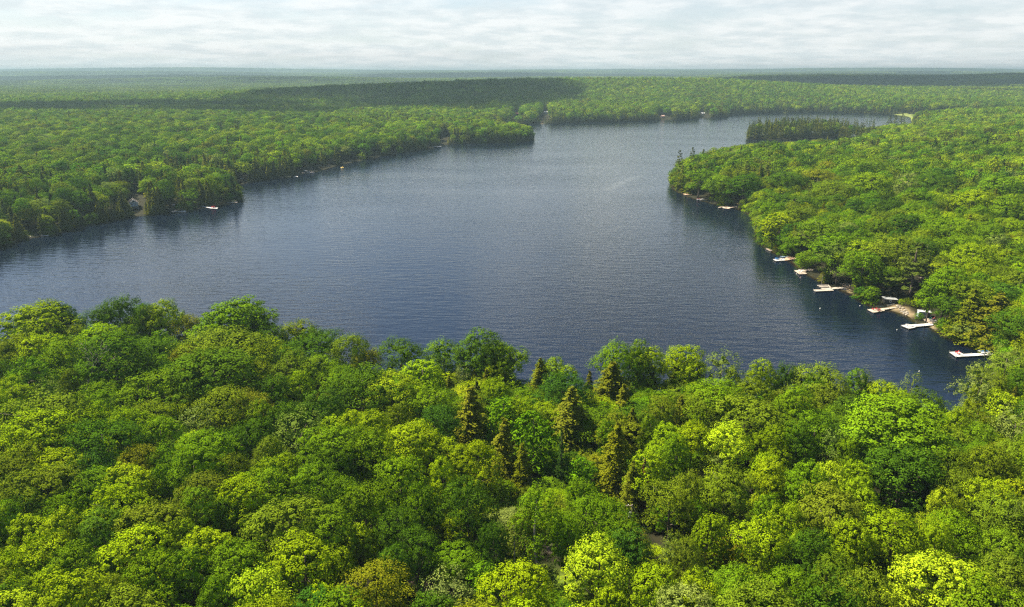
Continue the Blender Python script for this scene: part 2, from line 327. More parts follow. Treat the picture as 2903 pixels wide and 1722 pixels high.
# ------------------------------------------------------------------ tree meshes
def quads_mesh(name, V, tone, mat):
    n = len(V); me = bpy.data.meshes.new(name); me.vertices.add(4 * n); me.vertices.foreach_set('co', V.astype(np.float32).ravel())
    me.loops.add(4 * n); me.loops.foreach_set('vertex_index', np.arange(4 * n, dtype=np.int32)); me.polygons.add(n)
    me.polygons.foreach_set('loop_start', (np.arange(n) * 4).astype(np.int32)); me.update(calc_edges=True)
    at = me.attributes.new('leaf_tone', 'FLOAT', 'FACE'); at.data.foreach_set('value', np.clip(tone, 0, 1).astype(np.float32)); me.materials.append(mat); return me
def unit(a): return a / np.maximum(np.linalg.norm(a, axis=-1, keepdims=True), 1e-9)
def leaves(P, Nn, size, rng, asp=0.72):
    n = len(P); r = unit(rng.normal(size=(n, 3))); t1 = unit(np.cross(Nn, r)); t2 = np.cross(Nn, t1); s = (size if np.ndim(size) else np.full(n, size))[:, None] * rng.uniform(.75, 1.25, (n, 1))
    return np.stack([P + t1 * s * .5, P + t2 * s * .5 * asp, P - t1 * s * .5, P - t2 * s * .5 * asp], 1)
def fib(n, rng):
    i = np.arange(n) + .5; ph = np.arccos(1 - 2 * i / n); th_ = math.pi * (1 + 5 ** .5) * i + rng.uniform(0, 6.28)
    return np.stack([np.cos(th_) * np.sin(ph), np.sin(th_) * np.sin(ph), np.cos(ph)], 1)
def broadleaf(seed, R=5.0, z0=5.0, z1=17.0, lobes=12, tuft=0.55, dens=1.0, leaf=0.3, per=20, lobe_r=0.42, flat=0.85, fine=False, airy=0.0, point=0.0):
    """A crown: lobes on a dome, leaf tufts over each lobe, leaves in each tuft."""
    rng = np.random.default_rng(seed); Hc = z1 - z0
    k = np.arange(lobes) + .5; rad = np.sqrt(k / lobes) * 0.68 * R * rng.uniform(.8, 1.15, lobes); ang = k * 2.39996 + rng.uniform(0, 6)
    zz = z0 + Hc * (0.30 + (0.50 - point * .1) * (1 - (rad / R / .8) ** (2 - point)) + rng.uniform(-.09, .09, lobes))
    C = np.stack([rad * np.cos(ang), rad * np.sin(ang), zz], 1); LR = R * lobe_r * rng.uniform(.62, 1.38, lobes) * (1 - point * .35 * (zz - z0) / Hc)
    low = lobes // 2; a2 = np.arange(low) * 6.283 / low + rng.uniform(0, 1, low)
    C = np.r_[C, np.stack([.58 * R * np.cos(a2), .58 * R * np.sin(a2), z0 + Hc * rng.uniform(.12, .26, low)], 1)]; LR = np.r_[LR, R * lobe_r * .8 * rng.uniform(.7, 1.1, low)]
    C[:, :2] = C[:, :2] * rng.uniform(.82, 1.2, (1, 2)) + rng.normal(0, .09 * R, (len(C), 2)); C[:, 2] += (C[:, 0] * rng.normal(0, .12) + C[:, 1] * rng.normal(0, .12))
    P, Nn, tone, sz = [], [], [], []
    for j in range(len(C)):
        nt_ = max(6, int(dens * 4 * math.pi * LR[j] ** 2 * .8 / (tuft * tuft * 2.6))); D = fib(nt_, rng) + rng.normal(0, .12, (nt_, 3)); D = unit(D)
        D = D[D[:, 2] > -.45]; T = C[j] + D * LR[j] * np.array((1, 1, flat)) * rng.uniform(.86, 1.1, (len(D), 1))
        ok = np.ones(len(T), bool)
        for i in range(len(C)):
            if i != j: ok &= np.linalg.norm((T - C[i]) / np.array((1, 1, flat)), axis=1) > LR[i] * .86
        T, D = T[ok], D[ok]; m = len(T)
        if not m: continue
        up = unit(D * .95 + np.array((0, 0, .38)))
        tr = tuft * rng.uniform(.55, 1.5, m); lt = rng.uniform(0, 1, m) * .55
        nl = per; off = unit(rng.normal(size=(m, nl, 3))); off = off * np.cbrt(rng.uniform(.05, 1, (m, nl, 1)))
        off[..., 2] *= .8
        pos = T[:, None] + off * tr[:, None, None] + up[:, None] * (tr * .55)[:, None, None]
        nn = unit(up[:, None] * (1.0 if not fine else .95) + off * (.75 if not fine else .5) + rng.normal(0, .24, (m, nl, 3)))
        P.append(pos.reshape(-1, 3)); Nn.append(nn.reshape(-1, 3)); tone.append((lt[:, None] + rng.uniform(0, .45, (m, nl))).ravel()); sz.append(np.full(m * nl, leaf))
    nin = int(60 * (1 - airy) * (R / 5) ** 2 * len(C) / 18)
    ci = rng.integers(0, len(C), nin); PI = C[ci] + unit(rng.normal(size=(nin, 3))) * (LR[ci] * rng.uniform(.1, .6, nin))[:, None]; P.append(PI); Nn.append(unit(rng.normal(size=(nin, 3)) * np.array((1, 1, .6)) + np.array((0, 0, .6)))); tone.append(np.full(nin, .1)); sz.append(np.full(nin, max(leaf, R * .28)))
    P = np.concatenate(P); Nn = np.concatenate(Nn); tone = np.concatenate(tone); sz = np.concatenate(sz)
    return leaves(P, Nn, sz, rng), tone
def conifer(seed, R=3.2, H=17.0, z0=1.5, levels=26, br=8, per=22, leaf=0.42, droop=0.35, power=0.8, ragged=.25, clump=False, tiltup=0.0):
    rng = np.random.default_rng(seed); P, Nn, tone = [], [], []
    for i in range(levels):
        f = (i + .4) / levels; z = z0 + (H - z0) * f; L0 = R * (1 - f) ** power + .12
        nb = max(3, int(br * (0.5 + .5 * (1 - f)))); a0 = rng.uniform(0, 6.28)
        for j in range(nb):
            if clump and rng.uniform() < .18: continue
            a = a0 + j * 6.283 / nb + rng.normal(0, .25); L = L0 * rng.uniform(1 - ragged, 1 + ragged * .8); zb = z + rng.normal(0, .3)
            s = rng.uniform(.12, 1, per) ** .7 if not clump else rng.uniform(.45, 1, per); d = np.array((math.cos(a), math.sin(a), 0)); side = np.array((-d[1], d[0], 0))
            wdt = .30 * L * (1 - s * .75) + .1
            p = np.array((0, 0, zb)) + d * (L * s)[:, None] + side * (rng.normal(0, 1, per) * wdt * .6)[:, None]
            p[:, 2] += -droop * L * s * s + tiltup * L * s + rng.normal(0, .12 if not clump else .22, per)
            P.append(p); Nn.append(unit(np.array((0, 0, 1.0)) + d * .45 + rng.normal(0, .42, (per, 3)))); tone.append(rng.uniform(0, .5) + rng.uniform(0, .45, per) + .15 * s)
    P = np.concatenate(P); Nn = np.concatenate(Nn); tone = np.concatenate(tone)
    return leaves(P, Nn, np.full(len(P), leaf), rng, .6), tone
BARK = M['bark']
def trunk_mesh(name, seed, H, zc, R, r0=.28, mat=BARK, bend=.4):
    rng = np.random.default_rng(seed); mb = MB(); pts = []
    for i in range(7):
        f = i / 6; pts.append((bend * math.sin(f * 2.3 + seed) * f, bend * math.cos(f * 2 + seed) * f, H * f))
    mb.tube(pts, [r0 * (1.25 if i == 0 else 1 - .72 * i / 6) for i in range(7)], 7)
    for k in range(6):
        f = rng.uniform(.42, .85); i = int(f * 6); p = Vector(pts[i]); a = k * 1.05 + rng.uniform(0, .5); L = R * rng.uniform(.45, .7)
        q = p + Vector((math.cos(a) * L, math.sin(a) * L, L * rng.uniform(.5, 1.0)))
        mb.tube([p, (p + q) / 2 + Vector((0, 0, .25)), q], [r0 * .38, r0 * .25, r0 * .08], 5)
    return mb.mesh(name, mat, True)
KIT = {}
def kit(name, gen, mat=LEAF, trunk=None):
    V, tone = gen; KIT[name] = (quads_mesh(name, V, tone, mat), trunk)
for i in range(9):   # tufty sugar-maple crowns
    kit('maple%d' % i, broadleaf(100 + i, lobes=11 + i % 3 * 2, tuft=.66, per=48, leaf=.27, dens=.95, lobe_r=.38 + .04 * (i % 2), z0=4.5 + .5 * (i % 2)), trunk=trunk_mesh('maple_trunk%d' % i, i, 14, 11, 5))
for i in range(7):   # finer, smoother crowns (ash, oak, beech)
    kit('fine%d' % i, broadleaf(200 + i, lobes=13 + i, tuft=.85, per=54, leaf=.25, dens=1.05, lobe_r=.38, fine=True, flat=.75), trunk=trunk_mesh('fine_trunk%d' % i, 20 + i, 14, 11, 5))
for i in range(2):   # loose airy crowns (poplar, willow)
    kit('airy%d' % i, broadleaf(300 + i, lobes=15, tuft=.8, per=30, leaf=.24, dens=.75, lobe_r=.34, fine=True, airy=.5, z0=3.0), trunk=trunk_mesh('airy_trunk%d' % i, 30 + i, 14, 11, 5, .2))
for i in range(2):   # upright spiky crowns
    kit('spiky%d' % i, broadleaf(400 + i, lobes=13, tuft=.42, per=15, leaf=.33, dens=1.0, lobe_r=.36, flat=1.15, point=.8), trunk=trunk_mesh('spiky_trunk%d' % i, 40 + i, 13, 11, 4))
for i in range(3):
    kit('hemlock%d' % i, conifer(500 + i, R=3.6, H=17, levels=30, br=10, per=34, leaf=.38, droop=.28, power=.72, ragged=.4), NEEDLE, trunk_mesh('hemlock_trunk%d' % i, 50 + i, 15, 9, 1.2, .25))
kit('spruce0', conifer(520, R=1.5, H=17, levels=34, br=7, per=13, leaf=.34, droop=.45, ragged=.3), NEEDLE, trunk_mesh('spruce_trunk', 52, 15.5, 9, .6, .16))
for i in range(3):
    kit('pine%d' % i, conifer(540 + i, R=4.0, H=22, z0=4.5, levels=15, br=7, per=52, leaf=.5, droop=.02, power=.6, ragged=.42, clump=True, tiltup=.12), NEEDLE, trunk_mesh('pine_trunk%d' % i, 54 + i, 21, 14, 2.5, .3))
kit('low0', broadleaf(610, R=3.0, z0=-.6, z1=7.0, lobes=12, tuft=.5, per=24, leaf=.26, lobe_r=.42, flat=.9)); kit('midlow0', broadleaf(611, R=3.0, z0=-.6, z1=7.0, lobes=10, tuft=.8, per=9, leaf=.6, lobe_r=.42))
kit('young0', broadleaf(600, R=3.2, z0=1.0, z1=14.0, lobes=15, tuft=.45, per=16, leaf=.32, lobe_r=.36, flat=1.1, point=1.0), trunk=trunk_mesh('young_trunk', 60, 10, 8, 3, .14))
# lighter crowns for the woods further off
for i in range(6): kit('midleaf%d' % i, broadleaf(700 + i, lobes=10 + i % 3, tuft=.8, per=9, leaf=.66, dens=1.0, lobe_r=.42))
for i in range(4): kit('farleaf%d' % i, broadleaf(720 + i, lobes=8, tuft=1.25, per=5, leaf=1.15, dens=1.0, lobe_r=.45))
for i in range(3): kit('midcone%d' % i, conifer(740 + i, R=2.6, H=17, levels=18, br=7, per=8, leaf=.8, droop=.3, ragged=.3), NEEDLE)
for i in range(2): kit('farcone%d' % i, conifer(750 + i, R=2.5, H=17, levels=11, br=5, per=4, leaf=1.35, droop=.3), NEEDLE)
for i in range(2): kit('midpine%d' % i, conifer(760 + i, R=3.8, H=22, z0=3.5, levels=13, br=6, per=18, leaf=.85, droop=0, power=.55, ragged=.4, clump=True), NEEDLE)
def canopy_patch(seed, S=74.0, n=95):
    rng = np.random.default_rng(seed); Vs, ts = [], []
    for k in range(n):
        x, y = rng.uniform(-S / 2, S / 2, 2); R = rng.uniform(3, 6); Ht = 13 + R * .9 + rng.normal(0, 1.6); m = 46; D = fib(m, rng); D = D[D[:, 2] > -.25]
        Pp = np.array((x, y, Ht - R * .95)) + D * np.array((R, R, R * .95)) * rng.uniform(.8, 1.12, (len(D), 1))
        Vs.append(leaves(Pp, unit(D + np.array((0, 0, .4)) + rng.normal(0, .35, D.shape)), R * .62, rng)); ts.append(rng.uniform(0, .6) + rng.uniform(0, .4, len(D)))
    return np.concatenate(Vs), np.concatenate(ts)
for i in range(4): kit('patch%d' % i, canopy_patch(800 + i))

TINT = {'Y': (.185, .245, .006), 'G': (.105, .172, .007), 'D': (.058, .108, .009), 'O': (.122, .158, .012), 'B': (.165, .16, .012), 'S': (.165, .20, .060), 'H': (.125, .13, .012),
        'N': (.028, .058, .014), 'P': (.085, .10, .028), 'C': (.105, .20, .006), 'L': (.26, .32, .014), 'W': (.13, .175, .04), 'R': (.13, .06, .025), 'T': (.045, .10, .014)}

# ------------------------------------------------------------------ the trees one can tell apart, read from the photograph: x, y, width, kind
TREES = """90,930,200,Y 121,927,55,D 172,912,110,O 160,951,55,D 205,935,60,D 250,903,75,D 322,922,115,D 420,884,120,D 424,933,95,Y 475,917,75,O 500,884,70,G
80,962,140,Y 230,965,80,O 290,968,125,Y 352,972,85,G 450,985,115,G 440,1008,120,D 50,1002,115,O 112,1002,125,Y 200,1020,145,G 325,1030,205,D 89,1080,140,G 20,1060,80,D 452,1050,75,G
142,1128,95,S 30,1128,115,Y 434,1119,180,G 290,1135,105,G 208,1098,60,O 120,1185,230,O 210,1196,95,D 290,1172,110,G 110,1250,200,Y 283,1190,115,Y 370,1222,125,Y 440,1190,115,O 462,1242,115,G
303,1262,205,D 225,1300,55,S 165,1296,55,O 50,1292,125,Y 394,1318,105,B 430,1285,55,G 472,1312,105,G 70,1340,155,O 180,1346,150,Y 260,1346,125,T 360,1372,165,Y 472,1372,95,G 130,1402,185,O 270,1402,130,G 50,1428,110,Y
336,1448,160,Y 98,1452,130,D 182,1472,125,G 90,1512,140,Y 30,1502,95,G 170,1526,140,Y 437,1502,175,O 300,1522,125,D 110,1582,150,Y 190,1572,75,Y 35,1632,125,Y 215,1626,140,G 400,1592,170,Y 455,1562,100,G 300,1634,80,G 130,1674,150,Y 430,1654,140,G 320,1702,120,O 60,1712,130,Y 472,1704,100,Y
506,880,75,D 530,905,85,Y 540,938,95,B 662,913,225,G 642,948,150,D 752,924,105,G 872,952,125,O 941,980,125,D 592,966,65,Y 640,1004,225,O 779,977,105,D 692,1000,55,B 862,1004,155,D 763,1014,115,Y 600,1070,235,D 730,1076,125,O 832,1060,145,O 522,1030,95,B 902,1060,125,G 962,1084,115,G 852,1112,95,Y 772,1122,125,D 562,1122,85,D 642,1162,155,O 542,1166,95,Y
702,1166,115,B 560,1215,135,S 658,1199,95,Y 832,1192,125,D 922,1180,135,D 742,1196,100,G 552,1262,125,Y 592,1292,155,G 702,1247,125,D 845,1237,175,S 950,1225,115,Y 942,1282,175,G 772,1302,85,O 562,1347,165,G 652,1342,105,O 792,1352,115,Y 932,1342,125,D 772,1392,165,G 902,1392,135,G 582,1412,145,O 682,1422,145,Y 962,1412,105,G
562,1472,125,G 642,1452,115,D 808,1500,205,O 932,1516,145,G 592,1560,175,Y 512,1542,115,Y 670,1612,165,G 860,1612,195,Y 962,1602,95,Y 552,1642,135,G 742,1702,205,L 622,1702,95,G 932,1712,140,Y
1024,1000,105,O 1150,1010,125,D 1042,1030,95,B 1022,1106,185,D 1262,1020,105,G 1374,1012,155,D 1432,1022,95,D 1203,1058,135,Y 1114,1122,145,L 1216,1140,125,G 1310,1080,65,S 1376,1053,95,G 1410,1066,85,Y 1345,1112,42,H 1275,1132,46,H 1380,1117,50,H 1406,1122,80,Y 1338,1188,105,H 1246,1204,110,T 1422,1184,115,C
1062,1226,125,Y 1000,1217,95,Y 1130,1202,75,O 1200,1246,145,Y 1000,1272,135,G 1062,1292,135,G 1170,1272,145,Y 1268,1286,100,Y 1354,1312,115,Y 1430,1292,85,H 1133,1366,135,G 1034,1436,155,G 1258,1372,95,Y 1200,1442,115,G 1330,1432,135,D 1022,1532,85,Y
1463,1031,115,G 1570,1072,105,Y 1540,1062,45,G 1650,1060,38,H 1712,1036,115,G 1770,1022,85,G 1822,1042,105,Y 1860,1040,52,H 1925,1042,115,Y 1734,1090,115,H 1800,1108,44,H 1845,1112,54,H 1594,1112,135,T 1530,1112,75,H 1655,1117,44,H 1619,1182,112,H 1710,1180,85,C 1765,1180,70,H 1722,1232,65,G 1510,1232,135,C 1470,1172,85,Y 1872,1172,95,O 1790,1232,52,H 1902,1242,115,Y 1842,1222,65,G 1926,1202,60,H
1590,1310,32,N 1651,1338,85,C 1480,1342,62,H 1652,1412,95,G 1746,1314,95,H 1842,1322,115,Y 1912,1302,95,G 1790,1392,62,H 1710,1480,145,G 1605,1532,85,G 1902,1422,135,O 1488,1502,80,O 1752,1532,125,G
1962,1052,105,Y 2050,1062,135,S 2150,1084,95,Y 2080,1096,65,Y 2200,1072,65,D 2240,1102,52,H 2312,1086,145,O 2312,1112,95,G 2200,1112,65,D 2030,1140,165,G 2130,1132,105,O 2250,1166,115,G 2002,1172,125,O 2120,1190,175,O 2358,1132,95,O 2402,1172,95,D 2184,1222,65,L 1965,1250,115,Y 2062,1270,135,L 2192,1272,95,Y 2264,1268,115,D 2312,1232,135,G 2350,1280,85,S 2400,1292,65,Y
2170,1320,95,Y 2058,1394,135,O 2186,1366,115,Y 1950,1392,85,O 2354,1377,100,L 2280,1391,135,G 2170,1460,95,G 2357,1460,175,O 2020,1500,115,Y 2150,1532,155,Y 2238,1491,95,Y 1942,1582,75,O 2290,1572,125,D 2402,1552,115,Y
2432,1112,85,G 2458,1098,65,S 2570,1108,75,S 2500,1132,95,Y 2661,1112,112,S 2632,1168,125,D 2712,1127,55,Y 2772,1092,95,O 2849,1043,130,W 2882,1102,85,D 2808,1130,75,Y 2552,1162,105,Y 2539,1222,255,G 2702,1202,105,Y 2852,1152,115,Y 2762,1192,95,O 2870,1232,135,S 2782,1252,85,G 2482,1272,125,D 2602,1282,105,D 2782,1297,65,G 2882,1302,105,O
2437,1350,105,Y 2430,1412,95,Y 2562,1332,185,D 2692,1332,125,O 2802,1342,135,O 2722,1402,105,O 2673,1446,105,L 2808,1424,125,Y 2882,1402,105,Y 2539,1516,175,Y 2702,1522,125,G 2852,1482,135,O 2832,1572,115,G 2422,1502,105,D 2642,1562,115,Y 2372,1652,125,O 2666,1664,220,L 2452,1692,135,O 1962,1692,135,Y 2252,1682,125,G 2862,1642,135,O 1692,1625,185,L 1478,1698,175,Y 1280,1702,165,S 1068,1684,170,B 1280,1624,62,C 1372,1628,82,C 1184,1560,110,D 1784,1556,130,T 1904,1584,85,S 1850,1682,145,Y 2100,1690,140,G 1730,1712,120,Y 1130,1500,110,D 1400,1530,70,D 1120,1620,90,D
2212,628,95,Y 2031,520,75,G 2111,520,95,D 1976,505,75,G 2241,514,95,D 2322,502,88,B 2410,502,65,D 2469,522,112,Y 2566,530,85,S 2645,518,95,D 2473,480,85,G 2368,542,95,O 2250,577,85,D 2321,652,115,G 2271,615,85,O 2368,699,125,G 2448,712,115,Y 2544,712,125,O 2629,628,105,G 2692,652,125,G 2565,636,95,D 2629,708,85,D 2734,703,105,G 2835,690,42,N 2860,594,105,G 2755,573,115,Y 2839,531,105,G 2178,414,65,D 2410,468,75,Y
2371,726,112,W 2441,748,95,G 2760,737,115,Y 2686,811,125,G 2704,880,75,H 2760,837,105,O 2834,860,112,H 2790,922,85,O 2853,926,115,D 2600,738,118,P 2640,835,60,G"""
KINDS_NAME = {'H': ('hemlock_tree', 'hemlock'), 'N': ('spruce_tree', 'spruce'), 'P': ('pine_tree', 'pine')}
COLOUR = {'Y': 'bright yellow-green', 'G': 'mid-green', 'D': 'dark green', 'O': 'olive-green', 'B': 'bronze-tinted', 'S': 'silvery grey-green', 'H': 'golden-olive', 'N': 'blackish green',
          'P': 'grey-green', 'C': 'fresh green', 'L': 'pale lime', 'W': 'soft grey-green', 'T': 'deep teal-green', 'R': 'rust-brown'}
for k_ in TINT: TINT[k_] = (TINT[k_][0] * 1.0, TINT[k_][1] * 1.1, TINT[k_][2] * .7)
TINT['R'] = (.14, .065, .03)
CROWN_H = {'maple': (5, 17, 11.8), 'fine': (5, 17, 11.8), 'airy': (5, 17, 11), 'spiky': (5, 17, 12), 'young': (3.2, 14, 7.5), 'hemlock': (3.6, 17, 8.5), 'spruce': (1.5, 17, 9), 'pine': (4, 22, 15)}
STYLE = {'Y': ['maple'] * 3 + ['spiky'], 'G': ['maple', 'fine', 'maple'], 'D': ['fine', 'fine', 'maple'], 'O': ['fine', 'maple', 'fine'], 'B': ['fine'], 'S': ['airy'], 'H': ['hemlock'], 'N': ['spruce'], 'P': ['pine'], 'C': ['young'], 'L': ['maple'], 'W': ['airy'], 'T': ['fine'], 'R': ['hemlock']}
NVAR = {'maple': 9, 'fine': 7, 'airy': 2, 'spiky': 2, 'hemlock': 3, 'spruce': 1, 'pine': 3, 'young': 1}

placed = []     # x, y, z, R, height, style, variant, kind, u, v, w
def solve(u, v, w, style):
    d = ray(u, v); R0, H_, ZC = CROWN_H[style]; t = 150.0; g = 5.0
    for _ in range(14):
        R = .55 * w * t / FPX
        Ht = {'young': R * 4.0, 'hemlock': 5 + R * 3.6, 'spruce': 17.0, 'pine': 24.0}.get(style, 12.0 + .95 * R)
        zc = g + Ht * ZC / H_
        t2 = (zc - CAMZ) / d[2] if d[2] < -.01 else t
        t = .5 * t + .5 * np.clip(t2, 40, 1500); p = np.array((d[0] * t, d[1] * t)); g = float(ground(p[0], p[1])[0]); g = max(g, 0.2)
    Hd = Ht
    if sdist(p[0], p[1])[0] < 2.5:
        for _ in range(40):
            s0 = sdist([p[0], p[0] + .5, p[0]], [p[1], p[1], p[1] + .5])
            if s0[0] > 2.5: break
            gr = np.array((s0[1] - s0[0], s0[2] - s0[0])); gr /= max(np.linalg.norm(gr), 1e-6); p = p + gr * max(.6, (2.8 - s0[0]) * .6)
        g = max(float(ground(p[0], p[1])[0]), .2); t = p[1] / d[1]; R = .54 * w * t / FPX; Ht = float(np.clip((CAMZ + d[2] * t - g) / (ZC / H_), Hd * .8, Hd * 1.3))
    if style == 'hemlock': R *= 1.35; Ht = min(Ht, 19.0, 7 + R * 2.6)
    return p[0], p[1], g, R, max(Ht, 5.0)
rows = [r.split(',') for r in TREES.split()]
for i, (u, v, w, k) in enumerate(rows):
    u, v, w = float(u), float(v), float(w); st = STYLE[k][i % len(STYLE[k])]
    x, y, g, R, Ht = solve(u, v, w, st)
    placed.append((x, y, g, R, Ht, st, i % NVAR[st], k, u, v, w))
# trees placed by their tops and feet: pines on the far point, the point's two tall pines, three by the marsh
def foot(u, vtop, vfoot_guess, w, st, k, z=None):
    p = at_z(u, vfoot_guess, 0.6); g = max(float(ground(p[0], p[1])[0]), .3)
    d = ray(u, vtop); t = p[1] / d[1]; Ht = CAMZ + d[2] * t - g; R = .54 * w * p[1] * 1.05 / FPX
    placed.append((p[0], p[1], g, R, Ht, st, len(placed) % NVAR[st], k, u, vtop, w))
for i, (u, vt) in enumerate([(2128, 352), (2150, 340), (2172, 338), (2195, 336), (2216, 333), (2240, 330), (2262, 335), (2285, 331), (2306, 333), (2326, 338), (2347, 336), (2368, 335), (2140, 356), (2185, 352), (2228, 350), (2275, 350), (2320, 352), (2360, 348)]):
    foot(u, vt, 391 - .022 * (u - 2128) - (0 if i < 12 else -4), 21 if i % 3 else 27, 'pine', 'P')
for u, vt, vf in [(1921, 424, 520), (1957, 416, 516), (2516, 330, 376), (2532, 325, 376), (2551, 320, 376)]: foot(u, vt, vf, 30 if u < 2000 else 20, 'pine', 'P')
# the bare-trunked tree by the lawn and the dead pine
LAWN_TREE = None

def tree_obj(name, label, cat, x, y, z, R, Ht, st, var, tint, group, rz):
    me, tr = KIT['%s%d' % (st, var)]; R0, H_, _ = CROWN_H[st]
    o = thing(name, label, cat, (x, y, z - .15), rz, group); s = R / R0; o.scale = (s, s, Ht / H_)
    c_ = bpy.data.objects.new('crown', me); COL.objects.link(c_); c_.parent = o; c_['tint'] = tint
    if tr is not None:
        t_ = bpy.data.objects.new('trunk', tr); COL.objects.link(t_); t_.parent = o
    return o

# labels: colour, size and the landmark or neighbour that pins each tree down
MARKS = [(240, 1085, 'the leafless grey tree'), (394, 1318, 'the bronze tree'), (424, 933, 'the lime-tipped tree at the lake edge'), (1114, 1122, 'the pale lime maple'), (1338, 1188, 'the broad golden hemlock'),
         (1590, 1310, 'the thin black-green spruce'), (1519, 1394, 'the tall bare-trunked tree'), (1784, 1440, 'the utility pole'), (2184, 1222, 'the small lime maple'), (2539, 1222, 'the huge green dome'),
         (2661, 1112, 'the silvery poplar'), (2849, 1043, 'the grey-green willow'), (2562, 1332, 'the big dark crown'), (2673, 1446, 'the lime tuft'), (1205, 1665, 'the brown shed roof'), (845, 1237, 'the pale silvery crown'),
         (1594, 1112, 'the teal-green crown'), (600, 1070, 'the broadest dark crown'), (120, 1185, 'the wide olive crown'), (808, 1500, 'the olive dome'), (336, 1448, 'the bright dome'), (742, 1702, 'the pale lime bottom crown'),
         (2666, 1664, 'the lime bottom crown'), (2320, 705, 'the weathered square dock'), (2340, 815, 'the comb-shaped dock'), (2500, 876, 'the dock with three red chairs'), (2620, 888, 'the grey shed'), (2322, 502, 'the bronze dome'), (1990, 560, 'the far dock with red chairs'),
         (640, 1004, 'the olive lakeside mound'), (1203, 1058, 'the bright lakeside maple'), (1734, 1090, 'the pale golden hemlock'), (2062, 1270, 'the lime maple pair'), (1692, 1625, 'the lime crown by the lawn'), (952, 1225, 'the yellow-green crest')]
SELF = {(240, 1085): 0}
named = {(424, 933): 'lime-tipped spiky tree at the lake edge below the dark tallest crowns', (394, 1318): 'bronze tree standing out of the green canopy', (1114, 1122): 'pale lime maple, brightest crown behind the hemlocks',
         (1338, 1188): 'broad golden hemlock with drooping sprays before the teal crown', (1590, 1310): 'thin black-green spruce spire between broad crowns', (2184, 1222): 'small lime maple rising like a knob from olive canopy',
         (2539, 1222): 'huge smooth green dome, widest crown near the bay', (2661, 1112): 'silvery poplar at the water edge of the bay', (2849, 1043): 'grey-green willow hiding the shore end of the white dock', (2562, 1332): 'big dark crown over the blackest gap',
         (2673, 1446): 'lime tuft of foliage below the big dark crown', (845, 1237): 'pale silvery crown in the middle of green canopy', (1594, 1112): 'teal-green rounded crown among the hemlocks', (600, 1070): 'broadest dark crown behind the leafless tree',
         (120, 1185): 'wide flat olive crown in front of the leafless tree', (808, 1500): 'olive dome beside a black gap in the canopy', (336, 1448): 'bright dome with a flat layered top', (742, 1702): 'pale lime crown cut by the bottom edge',
         (2666, 1664): 'lime crown filling the bottom edge below the dark ones', (2322, 502): 'bronze dome in the wood above the far docks', (640, 1004): 'olive mound of fine leaves near the lake', (1203, 1058): 'bright layered maple at the lake edge before the dark dome',
         (1734, 1090): 'pale golden hemlock, broad pyramid at the lake edge', (2062, 1270): 'lime maple, larger of the bright pair', (1692, 1625): 'lime crown standing over the lawn and pole', (2600, 738): 'tall pine with layered flat branches above the comb-shaped dock'}
MXY = np.array([(m_[0], m_[1]) for m_ in MARKS], float)
seen_l = {}
def make_label(u, v, w, k, st):
    for (a_, b_), s in named.items():
        if abs(u - a_) < 7 and abs(v - b_) < 7: return s
    kn = {'hemlock': 'hemlock', 'spruce': 'spruce', 'pine': 'pine', 'young': 'pyramid-shaped tree'}.get(st, None)
    scale = 1.0 if v > 850 else .75
    sz = 'small' if w < 80 * scale else 'broad' if w > 150 * scale else ''
    noun = kn or {'maple': 'tufted tree', 'fine': 'smooth-crowned tree', 'airy': 'airy tree', 'spiky': 'spiky tree'}[st]
    order = np.argsort(np.hypot(MXY[:, 0] - u, (MXY[:, 1] - v) * 1.6))
    cands = []
    for j in order[:4]:
        du, dv = u - MXY[j, 0], (v - MXY[j, 1]); far = abs(du) + 1.6 * abs(dv) > 190
        lr = 'right' if du > 0 else 'left'; fb = 'before' if dv > 0 else 'behind'
        if abs(du) > 2.2 * abs(dv): rel = ('well ' if far else 'just ') + lr + ' of'
        elif abs(dv) > 1.4 * abs(du): rel = ('well ' if far else 'close ') + fb
        else: rel = ('well ' if far else 'close ') + fb + ' and ' + lr + ' of'
        cands.append((rel + ' ' + MARKS[j][2]).replace('close before and ', 'before and '))
    basis = ' '.join(x_ for x_ in (sz, COLOUR[k], noun) if x_)
    for c_ in cands:
        l = basis + ' ' + c_
        if l not in seen_l and len(l.replace('-', ' ').split()) <= 16: seen_l[l] = 1; return l
    for a1, a2 in (('wide', 'second '), ('rounded', 'third '), ('leafy', 'fourth ')):
        for c_ in cands[:2]:
            l = a2 + basis + ' ' + c_
            if l not in seen_l: seen_l[l] = 1; return l
    return basis + ' ' + cands[0]

def jit(t, i, amt=.13):
    r_ = np.random.default_rng(9000 + i).normal(0, 1, 3); f = 1 + amt * r_[0] * .7
    return [float(np.clip(t[0] * f * (1 + .05 * r_[1]), .01, .5)), float(np.clip(t[1] * f, .01, .5)), float(np.clip(t[2] * f * (1 + .15 * r_[2]), .003, .4))]
pine_n = 0
for i, (x, y, z, R, Ht, st, var, k, u, v, w) in enumerate(placed):
    nm = KINDS_NAME.get(k, ('broadleaf_tree', 'tree'))[0]; grp = None
    if st == 'pine' and 2100 < u < 2400 and v < 400:
        lab, grp = 'grey-green pine in the dense row on the far wooded point', 'pines on the far point'
    elif st == 'pine' and u < 1970: lab = 'taller ragged pine on the tip of the wooded shore' if u > 1940 else 'shorter dark pine at the very tip of the wooded shore'
    elif st == 'pine' and u > 2500 and v < 340: lab = {2516: 'left of three pines beside the marsh', 2532: 'middle of three pines beside the marsh', 2551: 'tallest, rightmost of three pines beside the marsh'}[int(u)]
    else:
        lab = make_label(u, v, w, k, st)
        grp = {'hemlock_tree': 'hemlocks', 'broadleaf_tree': 'broadleaf trees', 'spruce_tree': 'spruces'}.get(nm)
    tree_obj(nm, lab, 'tree', x, y, z, R, Ht, st, var, jit(TINT[k], i), grp, i * 2.4)
PL = np.array([(p[0], p[1], p[3]) for p in placed])

